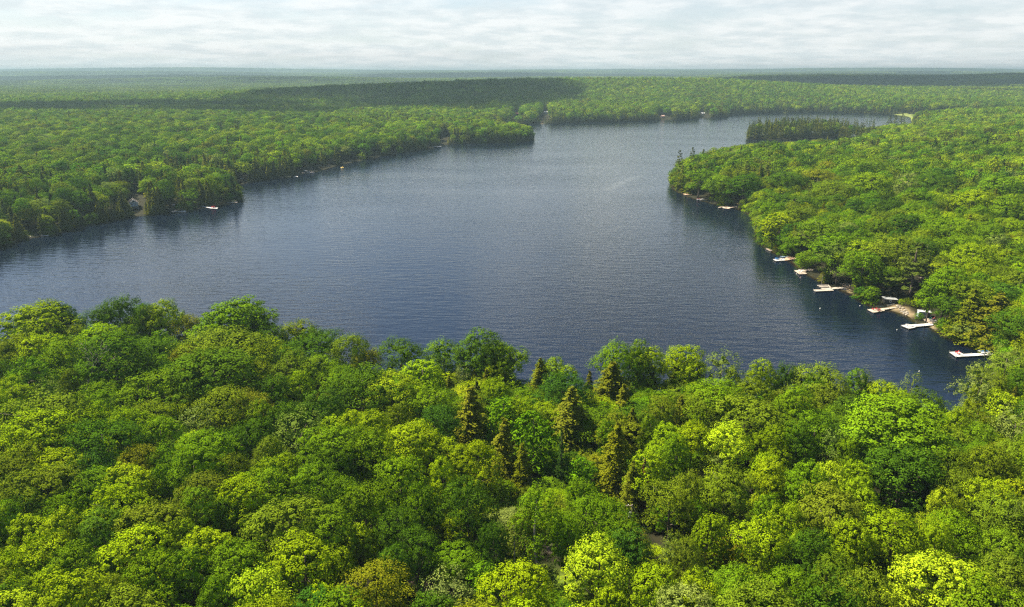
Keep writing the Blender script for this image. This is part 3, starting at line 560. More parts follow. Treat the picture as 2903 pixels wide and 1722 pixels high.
# ------------------------------------------------------------------ special trees
def simple_tree(name, label, base, trunk_me, crown_me=None, tint=None, rz=0.0, sc=(1, 1, 1), group=None):
    o = thing(name, label, 'tree', base, rz, group); o.scale = sc
    if crown_me:
        c_ = bpy.data.objects.new('crown', crown_me); COL.objects.link(c_); c_.parent = o; c_['tint'] = tint
    if trunk_me:
        t_ = bpy.data.objects.new('trunk', trunk_me); COL.objects.link(t_); t_.parent = o
    return o
def on_ground(u, v, z0=5.0, up=0.0):
    z = z0
    for _ in range(12):
        p = at_z(u, v, z); z = .5 * z + .5 * max(float(ground(p[0], p[1])[0]) + up, 0.05)
    return np.array((p[0], p[1], z))
specials = []
p = on_ground(1522, 1674); Ha = 21.5
V, tn = broadleaf(901, R=3.9, z0=9.0, z1=Ha, lobes=14, tuft=.6, per=22, leaf=.27, lobe_r=.36, flat=1.0, fine=True, airy=.3, point=.4)
mb = MB(); mb.tube([(0, 0, -.3), (.12, 0, 2), (.35, 0, 4), (-.1, 0, 6.2), (-.55, 0, 9), (-.5, 0, 13), (-.2, 0, 18)], [.3, .24, .22, .2, .18, .13, .04], 7)
simple_tree('broadleaf_tree', 'tall bare-trunked tree with crooked pale trunk above the lawn', p, mb.mesh('bare_trunk', M['greybark'], True), quads_mesh('bare_trunk_crown', V, tn, LEAF), list(TINT['G']), group='broadleaf trees')
specials.append((p[0], p[1], 3.5))
p = on_ground(1460, 1673); V, tn = broadleaf(902, R=2.4, z0=4.5, z1=14.5, lobes=10, tuft=.55, per=18, leaf=.27, lobe_r=.38, flat=1.1, fine=True, airy=.4)
mb = MB(); mb.tube([(0, 0, -.3), (.05, 0, 4), (-.1, 0, 8), (-.2, 0, 13)], [.17, .14, .1, .03], 6)
simple_tree('broadleaf_tree', 'slim young tree with thin straight trunk beside the bare-trunked tree', p, mb.mesh('slim_trunk', M['greybark'], True), quads_mesh('slim_crown', V, tn, LEAF), [.11, .14, .02], group='broadleaf trees')
specials.append((p[0], p[1], 2.4))
x, y, g, R, Ht = solve(240, 1088, 105, 'maple')
rg = random.Random(5); mb = MB()
def grow(p, d, L, r, lev):
    q = p + d * L; mid = (p + q) / 2 + Vector((rg.uniform(-1, 1), rg.uniform(-1, 1), rg.uniform(-.4, .4))) * L * .09
    mb.tube([p, mid, q], [r, r * .8, r * .58], 6 if lev < 2 else 4)
    if lev >= 5: return
    for _ in range(2 if lev < 1 or rg.random() < .6 else 3):
        nd_ = (d + Vector((rg.uniform(-1, 1), rg.uniform(-1, 1), rg.uniform(-.25, .55))) * (.85 if lev < 3 else 1.0)).normalized()
        grow(q, nd_, L * rg.uniform(.62, .82), r * .6, lev + 1)
grow(Vector((0, 0, 0)), Vector((.03, 0, 1)), Ht * .45, .34, 0)
simple_tree('dead_tree', 'leafless grey tree with forked bare branches', (x, y, g), mb.mesh('dead_trunk', M['greybark'], True)); specials.append((x, y, 4.5))
V, tn = conifer(903, R=2.3, H=15, levels=22, br=6, per=14, leaf=.34, droop=.6, ragged=.5)
x, y, g, R, Ht = solve(1822, 1405, 48, 'hemlock')
simple_tree('dead_conifer', 'rust-brown dying conifer behind the utility pole', (x, y, g), KIT['spruce0'][1], quads_mesh('dead_conifer_crown', V, tn, NEEDLE), list(TINT['R']), sc=(1, 1, 14 / 15)); specials.append((x, y, 2.3))
for u, v, u2, v2, lab in ((2389, 790, 2374, 755, 'leaning pale birch, taller of two over the brushy bank'), (2380, 797, 2364, 764, 'leaning pale birch, lower of two over the brushy bank')):
    p = on_ground(u, v, 1); d = ray(u2, v2); t = (p[1] - 1) / d[1]; q = d * t + np.array((0, 0, CAMZ)); e = Vector(q - p)
    V, tn = broadleaf(int(u), R=2.2, z0=0, z1=4.5, lobes=8, tuft=.5, per=16, leaf=.28, lobe_r=.4); V = V + np.array(e * 1.45) - np.array((0, 0, 2.2))
    mb = MB(); mb.tube([Vector((0, 0, -.3)), e * .5 + Vector((0, 0, .15)), e, e * 1.5], [.2, .16, .13, .05], 6)
    simple_tree('birch_tree', lab, p, mb.mesh('birch_trunk', M['birchbark'], True), quads_mesh('birch_crown', V, tn, LEAF), list(TINT['O']), group='leaning birches')
V, tn = broadleaf(905, R=1.6, z0=0.0, z1=2.6, lobes=8, tuft=.4, per=18, leaf=.2, lobe_r=.42); shrub_me = quads_mesh('shrub', V, tn, LEAF)
for u, v, w, c, lab in ((2596, 872, 26, 'Y', 'largest yellow-green bush behind the stony bank by the grey shed'), (2578, 866, 22, 'O', 'olive bush at the top of the stony bank'), (2618, 868, 22, 'O', 'olive bush behind the roof of the grey shed'), (2604, 907, 20, 'C', 'low bright green bush below the grey shed'),
                        (2748, 978, 15, 'Y', 'small yellow-green bush on the sandy edge near the long white dock'), (2762, 988, 13, 'O', 'small olive bush on the sandy edge by the long white dock'), (70, 667, 13, 'L', 'yellow-green bush near the small white dock'), (2016, 569, 12, 'L', 'pale bush at the shore end of the dock with a blue kayak'), (2100, 588, 15, 'O', 'tan-green bush at the shore end of the widest far dock'),
                        (2556, 864, 16, 'Y', 'small bush beside the shore end of the dock with three red chairs'), (1975, 548, 12, 'L', 'lone yellow-green bush above the first far dock')):
    p = on_ground(u, v, 1); s = w * np.hypot(p[0], p[1]) / FPX / 3.2
    o = bpy.data.objects.new('shrub', shrub_me); COL.objects.link(o); o.location = p; o.scale = (s, s, s); o.rotation_euler = (0, 0, u); o['tint'] = list(TINT[c]); tag(o, lab, 'shrub', 'bushes on the shore')
PL = np.r_[PL, np.array(specials)]

# ------------------------------------------------------------------ the rest of the woods (past what one can tell apart)
# sight lines to things on the shore that no scattered tree may cover
SHORE = [(2700, 1000), (2740, 1003), (2780, 1000), (2790, 994), (2565, 925), (2590, 924), (2620, 921), (2645, 910), (2606, 888), (2636, 884), (2620, 878), (2465, 880), (2500, 877), (2530, 873), (2545, 872), (2560, 884), (2525, 862), (2535, 856), (2310, 822), (2340, 812), (2350, 822), (2380, 817), (2400, 815), (2410, 808), (2262, 772), (2285, 766), (2305, 765),
         (2198, 736), (2225, 734), (2250, 731), (2180, 708), (1940, 551), (1960, 551), (1978, 551), (1976, 566), (2000, 564), (2018, 564), (2040, 587), (2062, 586), (2092, 585), (110, 664), (132, 667), (380, 572), (376, 560), (388, 602), (476, 597), (500, 600), (528, 602), (565, 583), (590, 587), (612, 590), (640, 573), (668, 573), (680, 512), (692, 511),
         (798, 502), (816, 502), (840, 501), (850, 490), (868, 489), (884, 490), (867, 480), (884, 480), (908, 472), (928, 473), (928, 465), (942, 466), (970, 455), (988, 456), (1006, 448), (1030, 450), (1060, 440), (1075, 440), (1116, 430), (1130, 431), (1220, 414), (1248, 416), (1256, 397), (1261, 392), (1262, 408), (1270, 408), (1466, 322), (1547, 319), (1538, 352), (1538, 340), (1878, 331), (1895, 334), (2006, 327), (1991, 322),
         (2615, 790), (2622, 792), (1545, 1668), (1500, 1690), (1450, 1690), (1530, 1600), (1520, 1640), (1420, 1680), (1205, 1660), (1210, 1680), (1565, 1556), (1784, 1434), (1785, 1460), (1806, 1480), (1776, 1434), (240, 1080), (240, 1110), (220, 1070), (260, 1070), (1820, 1400), (2376, 765), (2384, 780), (2600, 868), (2604, 905), (2748, 976), (70, 664)]
SH = np.array([list(s) + [np.hypot(*at_z(s[0], s[1], 9.0 if s[1] > 1040 else 1.5)[:2])] for s in SHORE])
def jgrid(x0, x1, y0, y1, s, rng):
    xs = np.arange(x0, x1, s); ys = np.arange(y0, y1, s * .9); X, Y = np.meshgrid(xs, ys); X = X + (np.arange(len(ys)) % 2)[:, None] * s / 2
    return (X + rng.uniform(-.36, .36, X.shape) * s).ravel(), (Y + rng.uniform(-.36, .36, X.shape) * s).ravel()
BL, CN, DS = [], [], []      # rows: kit name, x, y, z, sxy, sz, rot, tint
ALB = np.array([TINT[k] for k in 'YGODSCLBT'])
def pick_tint(x, y, rng):
    n = len(x); s1 = fbm(x / 70, y / 70, 2); s2 = fbm(x / 260 + 9, y / 260, 2)
    P = np.stack([.20 + .5 * (s1 - .5), np.full(n, .30), .19 + .4 * (s2 - .5), .17 - .5 * (s1 - .5), np.full(n, .03), np.full(n, .06), .03 + .2 * (s1 - .5), np.full(n, .02), np.full(n, .03)], 1).clip(.005); P /= P.sum(1, keepdims=True)
    c = (P.cumsum(1) < rng.uniform(0, 1, (n, 1))).sum(1).clip(0, 8); T = ALB[c] * (1 + rng.normal(0, .10, (n, 1))) * (1 + rng.normal(0, .05, (n, 3))); return T.clip(.004, .5), c
def scatter(x, y, rng, spacing, lod, filler, fringe=False):
    ang = np.abs(np.arctan2(x, y)); m = (ang < .80) | (np.hypot(x, y) < 140) & (ang < 1.3); x, y = x[m], y[m]
    sd = sdist(x, y); m = (sd > (.4 if fringe else 2.6)) & ~in_poly(MARSH, x, y); x, y, sd = x[m], y[m], sd[m]
    g = ground(x, y, sd); n = len(x)
    R = rng.uniform(.42, .72, n) * spacing * 1.12; Ht = 11.0 + .95 * R + rng.normal(0, 1.6, n)
    Ht = Ht * (1 - .18 * np.exp(-sd / 9)); left = x < 60 + .1 * y
    nearf = np.zeros(n, bool)
    if filler:
        u, v, _ = project(np.stack([x, y, g + 12], 1)); inside = (u > -20) & (u < 2925) & (v < 1735)
        ok = np.ones(n, bool); d = np.min(np.hypot(x[:, None] - PL[:, 0], y[:, None] - PL[:, 1]) / np.maximum(PL[:, 2], .5), 1)
        nearf = inside & (np.hypot(x, y) < 245); ok = ~nearf | (d > .95) | (nearf & (sd < 30))
        R = np.where(nearf, R * .72, R); Ht = np.where(nearf, 3.6 + R * .9 + rng.normal(0, .6, n), Ht); edge = nearf & (sd < 30); R = np.where(edge, R * 1.35, R); Ht = np.where(edge, 12.2 + rng.normal(0, .7, n), Ht); ok &= (~edge) | (d > .6)
        ok &= (d > .8) | nearf
    else: ok = np.ones(n, bool)
    con = np.where(left, .62 * np.exp(-sd / 24), np.where((y > 900), .75 * np.exp(-sd / 30), .10 * np.exp(-sd / 20))) + .025 + .45 * smooth(.60, .74, fbm(x / 90 + 40, y / 90, 2)) * (y > 330)
    con = np.where((x > 420) & (y > 1450) & (y < 2100), np.maximum(con, .75 * np.exp(-sd / 160)), con); con = np.where(nearf, .07, con)
    spit = (x > 300) & (x < 500) & (y > 985) & (y < 1150); con = np.where(spit, .92, con); Ht = np.where(spit, 18 + rng.normal(0, 2.2, n), Ht); back = (x > 440) & (y > 930) & (y < 1260) & ~spit; Ht = np.where(back, Ht * .8, Ht)
    isc = rng.uniform(0, 1, n) < con
    Rr = np.where(isc, R * .74, R); Ht = np.where(isc, Ht * rng.uniform(.85, 1.2, n), Ht)
    if fringe: Ht = Ht * rng.uniform(.45, 1.0, n); con = con * 1.2; isc = rng.uniform(0, 1, n) < con; Rr = np.where(isc, R * .7, R)
    # keep sight lines
    top = np.stack([x, y, g + Ht * 1.03], 1); bot = np.stack([x, y, g], 1); ut, vt, dp = project(top); ub, vb, _ = project(bot); dist = np.hypot(x, y); rp = Rr * 1.15 * FPX / dp
    for s in SH:
        ok &= ~((dist < s[2] + 3) & (np.abs(ut - s[0]) < rp + 3) & (s[1] > vt - 3) & (s[1] < vb + rp * .5))
    T, _ = pick_tint(x, y, rng); rz = rng.uniform(0, 6.28, n); pick = rng.integers(0, 60, n)
    ctint = np.array([TINT[k] for k in 'HPNHP'])[rng.integers(0, 5, n)] * np.array((1.05, 1.0, 1.2)) * (1 + rng.normal(0, .14, (n, 1)))
    for i in np.nonzero(ok)[0]:
        if isc[i]:
            if lod == 0: kn, r0, h0 = ('hemlock%d' % (pick[i] % 3), 3.6, 17) if pick[i] % 5 else ('spruce0', 2.6, 17)
            elif lod == 1: kn, r0, h0 = ('midcone%d' % (pick[i] % 3), 2.6, 17) if pick[i] % 6 and not (spit[i] and pick[i] % 8) else ('midpine%d' % (pick[i] % 2), 5.0, 19)
            else: kn, r0, h0 = 'farcone%d' % (pick[i] % 2), 2.5, 17
            CN.append((kn, x[i], y[i], g[i] - .2, Rr[i] / r0, Ht[i] / h0, rz[i], ctint[i]))
        else:
            kn = (('maple%d' % (pick[i] % 9)) if pick[i] % 7 < 4 else ('fine%d' % (pick[i] // 7 % 7)) if pick[i] % 7 < 6 else 'airy%d' % (pick[i] % 2)) if lod == 0 else 'midleaf%d' % (pick[i] % 6) if lod == 1 else 'farleaf%d' % (pick[i] % 4)
            if fringe and lod < 2 and pick[i] % 5 < 3: BL.append(('low0' if lod == 0 else 'midlow0', x[i], y[i], g[i] - .2, R[i] / 3.4, Ht[i] / 11.0, rz[i], T[i])); continue
            BL.append((kn, x[i], y[i], g[i] - .2, R[i] / 5.0, Ht[i] / 17.0, rz[i], T[i]))
rg_ = np.random.default_rng(77)
def ring(x, y, a, b_): r = np.hypot(x, y); m = (r >= a) & (r < b_); return x[m], y[m]
scatter(*ring(*jgrid(-260, 260, 18, 250, 5.2, rg_), 22, 245), rg_, 7.6, 0, True)
scatter(*ring(*jgrid(-480, 480, 100, 620, 7.4, rg_), 245, 560), rg_, 8.6, 0, True)
scatter(*ring(*jgrid(-1150, 1150, 300, 1400, 7.2, rg_), 560, 1300), rg_, 8.8, 1, False)
scatter(*ring(*jgrid(-2200, 2200, 600, 2650, 8.0, rg_), 1300, 2600), rg_, 9.6, 2, False)
fx, fy = [], []
for a_, b_ in zip(LAKE, np.roll(LAKE, -1, 0)):
    L_ = np.linalg.norm(b_ - a_); e_ = (b_ - a_) / max(L_, 1e-6); nrm = np.array((-e_[1], e_[0]))
    if sdist(*((a_ + b_) / 2 + nrm * .5))[0] < 0: nrm = -nrm
    for q_ in np.arange(0, L_, 2.4):
        p_ = a_ + e_ * (q_ + rg_.uniform(-1, 1)) + nrm * rg_.uniform(.8, 4.2); fx.append(p_[0]); fy.append(p_[1])
fx, fy = np.array(fx), np.array(fy); far_bank = (fy > 250) | (fx > 110); fx, fy = fx[far_bank], fy[far_bank]
for lo, hi, lod in ((60, 560, 0), (560, 1300, 1), (1300, 2600, 2)): scatter(*ring(fx, fy, lo, hi), rg_, 6.2, lod, False, True)
for r0, r1, S in ((2560, 4600, 66), (4600, 9000, 90), (9000, 14300, 150)):
    x, y = jgrid(-r1 * .74, r1 * .74, r0 * .6, r1, S, rg_); m = (np.hypot(x, y) > r0) & (np.hypot(x, y) < r1) & (np.abs(np.arctan2(x, y)) < .74); x, y = x[m], y[m]
    g = ground(x, y); T, c = pick_tint(x * .5, y * .5, rg_); n = len(x); base = np.array((.075, .105, .014))
    T = (.55 * base + .45 * T); con = smooth(.52, .66, fbm(x / 700 + 3, y / 420, 3))[:, None]; T = T * (1 - con) + con * np.array((.040, .062, .020))
    for i in range(n): DS.append(('patch%d' % rg_.integers(0, 4), x[i], y[i], g[i] - 1, S / 66 * 1.04, 1 + .2 * (S / 66 - 1), rg_.integers(0, 4) * math.pi / 2 + rg_.normal(0, .1), T[i]))

def forest(name, label, rows_):
    names = sorted(set(r[0] for r in rows_)); col = bpy.data.collections.new(name + '_kit')
    for i, k in enumerate(names): col.objects.link(bpy.data.objects.new('%03d_%s' % (i, k), KIT[k][0]))
    ix = {k: i for i, k in enumerate(names)}; n = len(rows_)
    me = bpy.data.meshes.new(name); me.vertices.add(n); me.vertices.foreach_set('co', np.array([r[1:4] for r in rows_], np.float32).ravel())
    def at(nm, ty, d, key): a_ = me.attributes.new(nm, ty, 'POINT'); a_.data.foreach_set(key, np.ascontiguousarray(d).ravel())
    at('pick', 'INT', np.array([ix[r[0]] for r in rows_], np.int32), 'value')
    at('turn', 'FLOAT_VECTOR', np.array([(0, 0, r[6]) for r in rows_], np.float32), 'vector')
    at('size', 'FLOAT_VECTOR', np.array([(r[4], r[4], r[5]) for r in rows_], np.float32), 'vector')
    at('tint', 'FLOAT_COLOR', np.c_[np.array([r[7] for r in rows_], np.float32), np.ones(n, np.float32)].astype(np.float32), 'color')
    o = bpy.data.objects.new(name, me); COL.objects.link(o); tag(o, label, 'forest', kind='stuff')
    g_ = bpy.data.node_groups.new(name, 'GeometryNodeTree')
    g_.interface.new_socket('Geometry', in_out='INPUT', socket_type='NodeSocketGeometry'); g_.interface.new_socket('Geometry', in_out='OUTPUT', socket_type='NodeSocketGeometry')
    gi, go = g_.nodes.new('NodeGroupInput'), g_.nodes.new('NodeGroupOutput'); ip = g_.nodes.new('GeometryNodeInstanceOnPoints'); ci = g_.nodes.new('GeometryNodeCollectionInfo')
    ci.inputs['Collection'].default_value = col; ci.inputs['Separate Children'].default_value = True; ci.inputs['Reset Children'].default_value = True; ip.inputs['Pick Instance'].default_value = True
    def na(nm, ty): q = g_.nodes.new('GeometryNodeInputNamedAttribute'); q.data_type = ty; q.inputs['Name'].default_value = nm; return q.outputs['Attribute']
    l = g_.links.new; l(gi.outputs[0], ip.inputs['Points']); l(ci.outputs[0], ip.inputs['Instance']); l(na('pick', 'INT'), ip.inputs['Instance Index'])
    l(na('turn', 'FLOAT_VECTOR'), ip.inputs['Rotation']); l(na('size', 'FLOAT_VECTOR'), ip.inputs['Scale']); l(ip.outputs[0], go.inputs[0])
    o.modifiers.new('trees', 'NODES').node_group = g_
    return o
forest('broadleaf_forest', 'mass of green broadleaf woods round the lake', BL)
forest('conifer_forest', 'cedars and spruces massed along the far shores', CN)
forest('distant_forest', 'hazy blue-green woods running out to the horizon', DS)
print('FOREST', len(BL), len(CN), len(DS), 'placed', len(placed))

# ------------------------------------------------------------------ haze
mh = bpy.data.materials.new('haze'); mh.use_nodes = True; t = mh.node_tree
for n_ in list(t.nodes): t.nodes.remove(n_)
vol = nd(t, 'ShaderNodeVolumePrincipled'); vol.inputs['Color'].default_value = (0.32, 0.455, 0.54, 1); vol.inputs['Density'].default_value = 0.00013; vol.inputs['Anisotropy'].default_value = 0.2
o_ = nd(t, 'ShaderNodeOutputMaterial'); t.links.new(vol.outputs[0], o_.inputs['Volume'])
mb = MB(); mb.box((0, 0, 67.5), (30000, 30000, 147)); mb.build('haze', mh, kind='stuff')

# ------------------------------------------------------------------ the broken cloud deck overhead (its shadows darken some hills)
mc = bpy.data.materials.new('cloud_vapour'); mc.use_nodes = True; t = mc.node_tree
for n_ in list(t.nodes): t.nodes.remove(n_)
d1 = nd(t, 'ShaderNodeBsdfDiffuse'); d1.inputs[0].default_value = (.9, .9, .9, 1); d2 = nd(t, 'ShaderNodeBsdfTranslucent'); d2.inputs[0].default_value = (.9, .9, .9, 1)
m1 = nd(t, 'ShaderNodeMixShader'); m1.inputs[0].default_value = .6; t.links.new(d1.outputs[0], m1.inputs[1]); t.links.new(d2.outputs[0], m1.inputs[2])
tp = nd(t, 'ShaderNodeBsdfTransparent'); m2 = nd(t, 'ShaderNodeMixShader'); m2.inputs[0].default_value = .5; t.links.new(tp.outputs[0], m2.inputs[1]); t.links.new(m1.outputs[0], m2.inputs[2])
o_ = nd(t, 'ShaderNodeOutputMaterial'); t.links.new(m2.outputs[0], o_.inputs['Surface'])
def cloud(gx_, gy_, ax, ay, seed, hgt=1000.0, n=16):
    c_ = Vector((gx_, gy_, 40)) + SUN_DIR * (hgt / SUN_DIR.z); rn = np.random.default_rng(seed); mb = MB()
    for i in range(n):
        a_ = rn.uniform(0, 6.28); q = math.sqrt(rn.uniform(0, 1)) * .8; D = fib(120, rn); s = rn.uniform(.28, .5)
        import bmesh; bm = bmesh.new()
        for dd in D: bm.verts.new((q * math.cos(a_) * ax + dd[0] * ax * s * (1 + .12 * rn.normal()), q * math.sin(a_) * ay + dd[1] * ay * s * (1 + .12 * rn.normal()), (dd[2] if dd[2] > 0 else dd[2] * .3) * 110 * (.6 + s)))
        bmesh.ops.convex_hull(bm, input=bm.verts); bm.verts.index_update(); mb.add([v_.co for v_ in bm.verts], [[v_.index for v_ in f_.verts] for f_ in bm.faces]); bm.free()
    o = mb.build('cloud', mc, kind='stuff', smoothed=True); o.location = c_
for i, a_ in enumerate(((-880, 1410, 560, 260), (-270, 1930, 380, 520), (1600, 2900, 1050, 380), (-2600, 5500, 1500, 600), (2400, 5000, 1300, 500), (300, 6600, 1500, 500))): cloud(*a_, seed=40 + i)

# ------------------------------------------------------------------ docks, boats, chairs
def flat(px, z): return [tuple(at_z(u, v, z)[:2]) for u, v in px]
def dock(label, polys, mat, z=.55, posts=(), extra=None, group='docks'):
    allp = [q for pl in polys for q in flat(pl, z)]; c0 = np.mean(allp, 0)
    r = thing('dock', label, 'dock', (c0[0], c0[1], 0), 0, group)
    for pl in polys:
        mb = MB(); mb.prism([(a - c0[0], b_ - c0[1]) for a, b_ in flat(pl, z)], z - .06, z); dk = mb.build('deck', mat, r)
        mb = MB(); ct = np.mean(flat(pl, z), 0); mb.prism([(ct[0] + (a - ct[0]) * .985 - c0[0], ct[1] + (b_ - ct[1]) * .985 - c0[1]) for a, b_ in flat(pl, z)], z - .3, z - .063); mb.build('frame', M['post'], r)
    for u, v in posts:
        a, b_ = at_z(u, v, z)[:2] - c0; mb = MB(); mb.tube([(a, b_, -1.5), (a, b_, z + .45)], .07, 6); mb.build('post', M['post'], r)
    return r
def chair_proto(mat, name='lounge_chair'):
    r = bpy.data.objects.new(name, None); COL.objects.link(r)
    MB().box((0, 0, .33), (.56, .6, .04), ry=0, rx=.12).build('seat', mat, r)
    mb = MB()
    for i in range(5): mb.box(((i - 2) * .115, .42, .72 - .02 * abs(i - 2)), (.10, .03, .95 - .07 * abs(i - 2)), rx=-.42)
    mb.build('backrest', mat, r)
    for s in (-1, 1):
        MB().box((s * .36, .02, .58), (.13, .78, .03)).build('armrest', mat, r)
        MB().box((s * .31, -.3, .29), (.05, .09, .58)).build('leg', mat, r)
        MB().box((s * .31, .34, .27), (.05, .09, .58), rx=.3).build('leg', mat, r)
    return r
CH = {}
def chair(u, v, z, col, rz, label, group, s=1.0):
    c_ = chair_proto(M[col]) if col not in CH else copy_tree(CH[col]); CH.setdefault(col, c_)
    p = at_z(u, v, z); c_.location = (p[0], p[1], z); c_.rotation_euler = (0, 0, rz); c_.scale = (s, s, s); tag(c_, label, 'chair', group)
def loft(sections, closed=False):
    n = len(sections[0]); vs = [q for s in sections for q in s]; m = len(sections)
    fs = [(i * n + k, i * n + k + 1, (i + 1) * n + k + 1, (i + 1) * n + k) for i in range(m - 1) for k in range(n - 1)]
    return MB().add(vs, fs)
def canoe(label, u, v, z, L, mat, rz, tilt=0.0, cat='canoe', group=None):
    r = thing(cat, label, cat, tuple(at_z(u, v, z)[:2]) + (z,), rz, group); r.rotation_euler = (0, tilt, rz)
    S = []
    for i in range(11):
        f = i / 10 * 2 - 1; w = .42 * (1 - abs(f) ** 2.3) + .015; h = .42 + .18 * abs(f) ** 3; S.append([(f * L / 2, w * a, h - h * (1 - abs(a) ** 2.2) * (1 - .35 * abs(f) ** 4)) for a in (-1, -.85, -.5, 0, .5, .85, 1)])
    loft(S).build('hull', mat, r, True); S2 = [[(x_, y_ * .94, z_ + .02) for x_, y_, z_ in s][::-1] for s in S]; loft(S2).build('liner', M['grey'], r, True)
    for f in (-.28, .3): MB().box((f * L, 0, .34), (.22, .66, .03)).build('seat', M['wood'], r)
    return r
def motorboat(label, u, v, L, rz, hullm='white', canopy=None, cat='boat', z=0.0, mast=False, cover=None, group='moored boats'):
    p = at_z(u, v, z); r = thing('motor_boat', label, cat, (p[0], p[1], z), rz, group); B = L * .36; S = []
    for i in range(9):
        f = i / 8; w = B / 2 * (1 - max(0, f - .45) ** 1.8 * 2.7); h = .62 + .25 * f; S.append([(L * (f - .5), w * a, h if abs(a) == 1 else -.15 + (h + .1) * abs(a) ** 2.5 * .8 + .2 * max(0, f - .7)) for a in (-1, -.8, -.4, 0, .4, .8, 1)])
    loft(S).build('hull', M[hullm], r, True)
    D = [[(s[0][0], s[0][1] * .97, s[0][2] - .04), (s[-1][0], s[-1][1] * .97, s[-1][2] - .04)] for s in S]; loft(D).build('deck', M[cover or 'white'], r)
    if not cover:
        for s in (-1, 1): MB().box((-L * .12, s * B * .2, .82), (.5, .45, .45)).build('seat', M['palefab'], r)
        MB().box((L * .1, 0, 1.0), (.06, B * .8, .45), ry=-.5).build('windscreen', M['glass'], r)
    MB().box((-L * .5 - .18, 0, .75), (.36, .4, .7)).build('outboard', M['grey'], r)
    if canopy:
        c_ = MB().box((-L * .12, 0, 1.95), (L * .45, B * .85, .1)).build('canopy', M[canopy], r)
        for sx_ in (-1, 1):
            for sy_ in (-1, 1): MB().tube([(-L * .12 + sx_ * L * .2, sy_ * B * .38, .7), (-L * .12 + sx_ * L * .2, sy_ * B * .38, 1.95)], .03, 5).build('canopy_pole', M['grey'], c_)
    if mast: MB().tube([(L * .1, 0, .5), (L * .1, 0, 5.2)], .05, 5).build('mast', M['white'], r)
    return r
# --- right shore, nearest first
dock('long white L-shaped dock with two red chairs on its wide end', [[(2691, 998), (2719, 997.5), (2730, 1003.8), (2812, 1000), (2820, 1006.3), (2711, 1011.8)]], M['white_deck'], posts=[(2692, 998), (2711, 1011), (2730, 1003.5), (2753, 1002.5), (2780, 1001.3)])
chair(2711, 1001.5, .55, 'red', -2.0, 'red slatted chair on the long white dock, farther of its pair', 'red chairs'); chair(2717, 1005.5, .55, 'red', -2.2, 'red slatted chair on the long white dock, nearer of its pair', 'red chairs')
p = at_z(2794, 996.5, .5)
mb = MB(); S = []
for i in range(9):
    f = i / 8 * 2 - 1; w = .55 * (1 - abs(f) ** 2.5) + .05; S.append([(f * 2.2, w * a, .28 * (1 - a * a)) for a in (-1, -.5, 0, .5, 1)])
r = thing('rowing_boat', 'overturned boat with blue hull on a pale board beside the long white dock', 'boat', (p[0], p[1], .6), .25); loft(S).build('hull', M['blue'], r, True); MB().box((0, 0, -.06), (4.8, 2.4, .1)).build('cradle', M['white'], r)
dock('T-ended white dock with two white chairs below the grey shed', [[(2554, 922.8), (2577.3, 932), (2596, 928.7), (2596, 926.4), (2646, 922), (2648, 915.5), (2590, 920.3), (2572, 920.8)]], M['white_deck'], posts=[(2555, 923), (2577, 931.8), (2596, 928.5), (2620, 924)])
chair(2570, 924, .55, 'white', -2.3, 'white chair at the outer corner of the T-ended white dock', 'white chairs'); chair(2584, 926, .55, 'white', -2.3, 'white chair nearer the walkway of the T-ended white dock', 'white chairs')
r = thing('patio', 'pinkish plank patio on the shore below the grey shed', 'patio', (0, 0, 0)); MB().prism(flat([(2617.7, 906), (2632, 904), (2656, 914.5), (2652, 919), (2636, 917.5)], .6), .1, .75).build('deck', M['tan_deck'], r)
chair(2635, 907.5, .75, 'teal', -2.0, 'teal chair standing on the plank patio', 'patio chairs'); chair(2640, 911, .75, 'lightblue', -2.1, 'pale blue chair standing on the plank patio', 'patio chairs'); chair(2644, 906.5, .75, 'brownred', -1.8, 'dark red-brown chair at the back of the plank patio', 'patio chairs'); chair(2652, 912.5, .75, 'white', -2.4, 'white chair at the shore end of the plank patio', 'patio chairs')
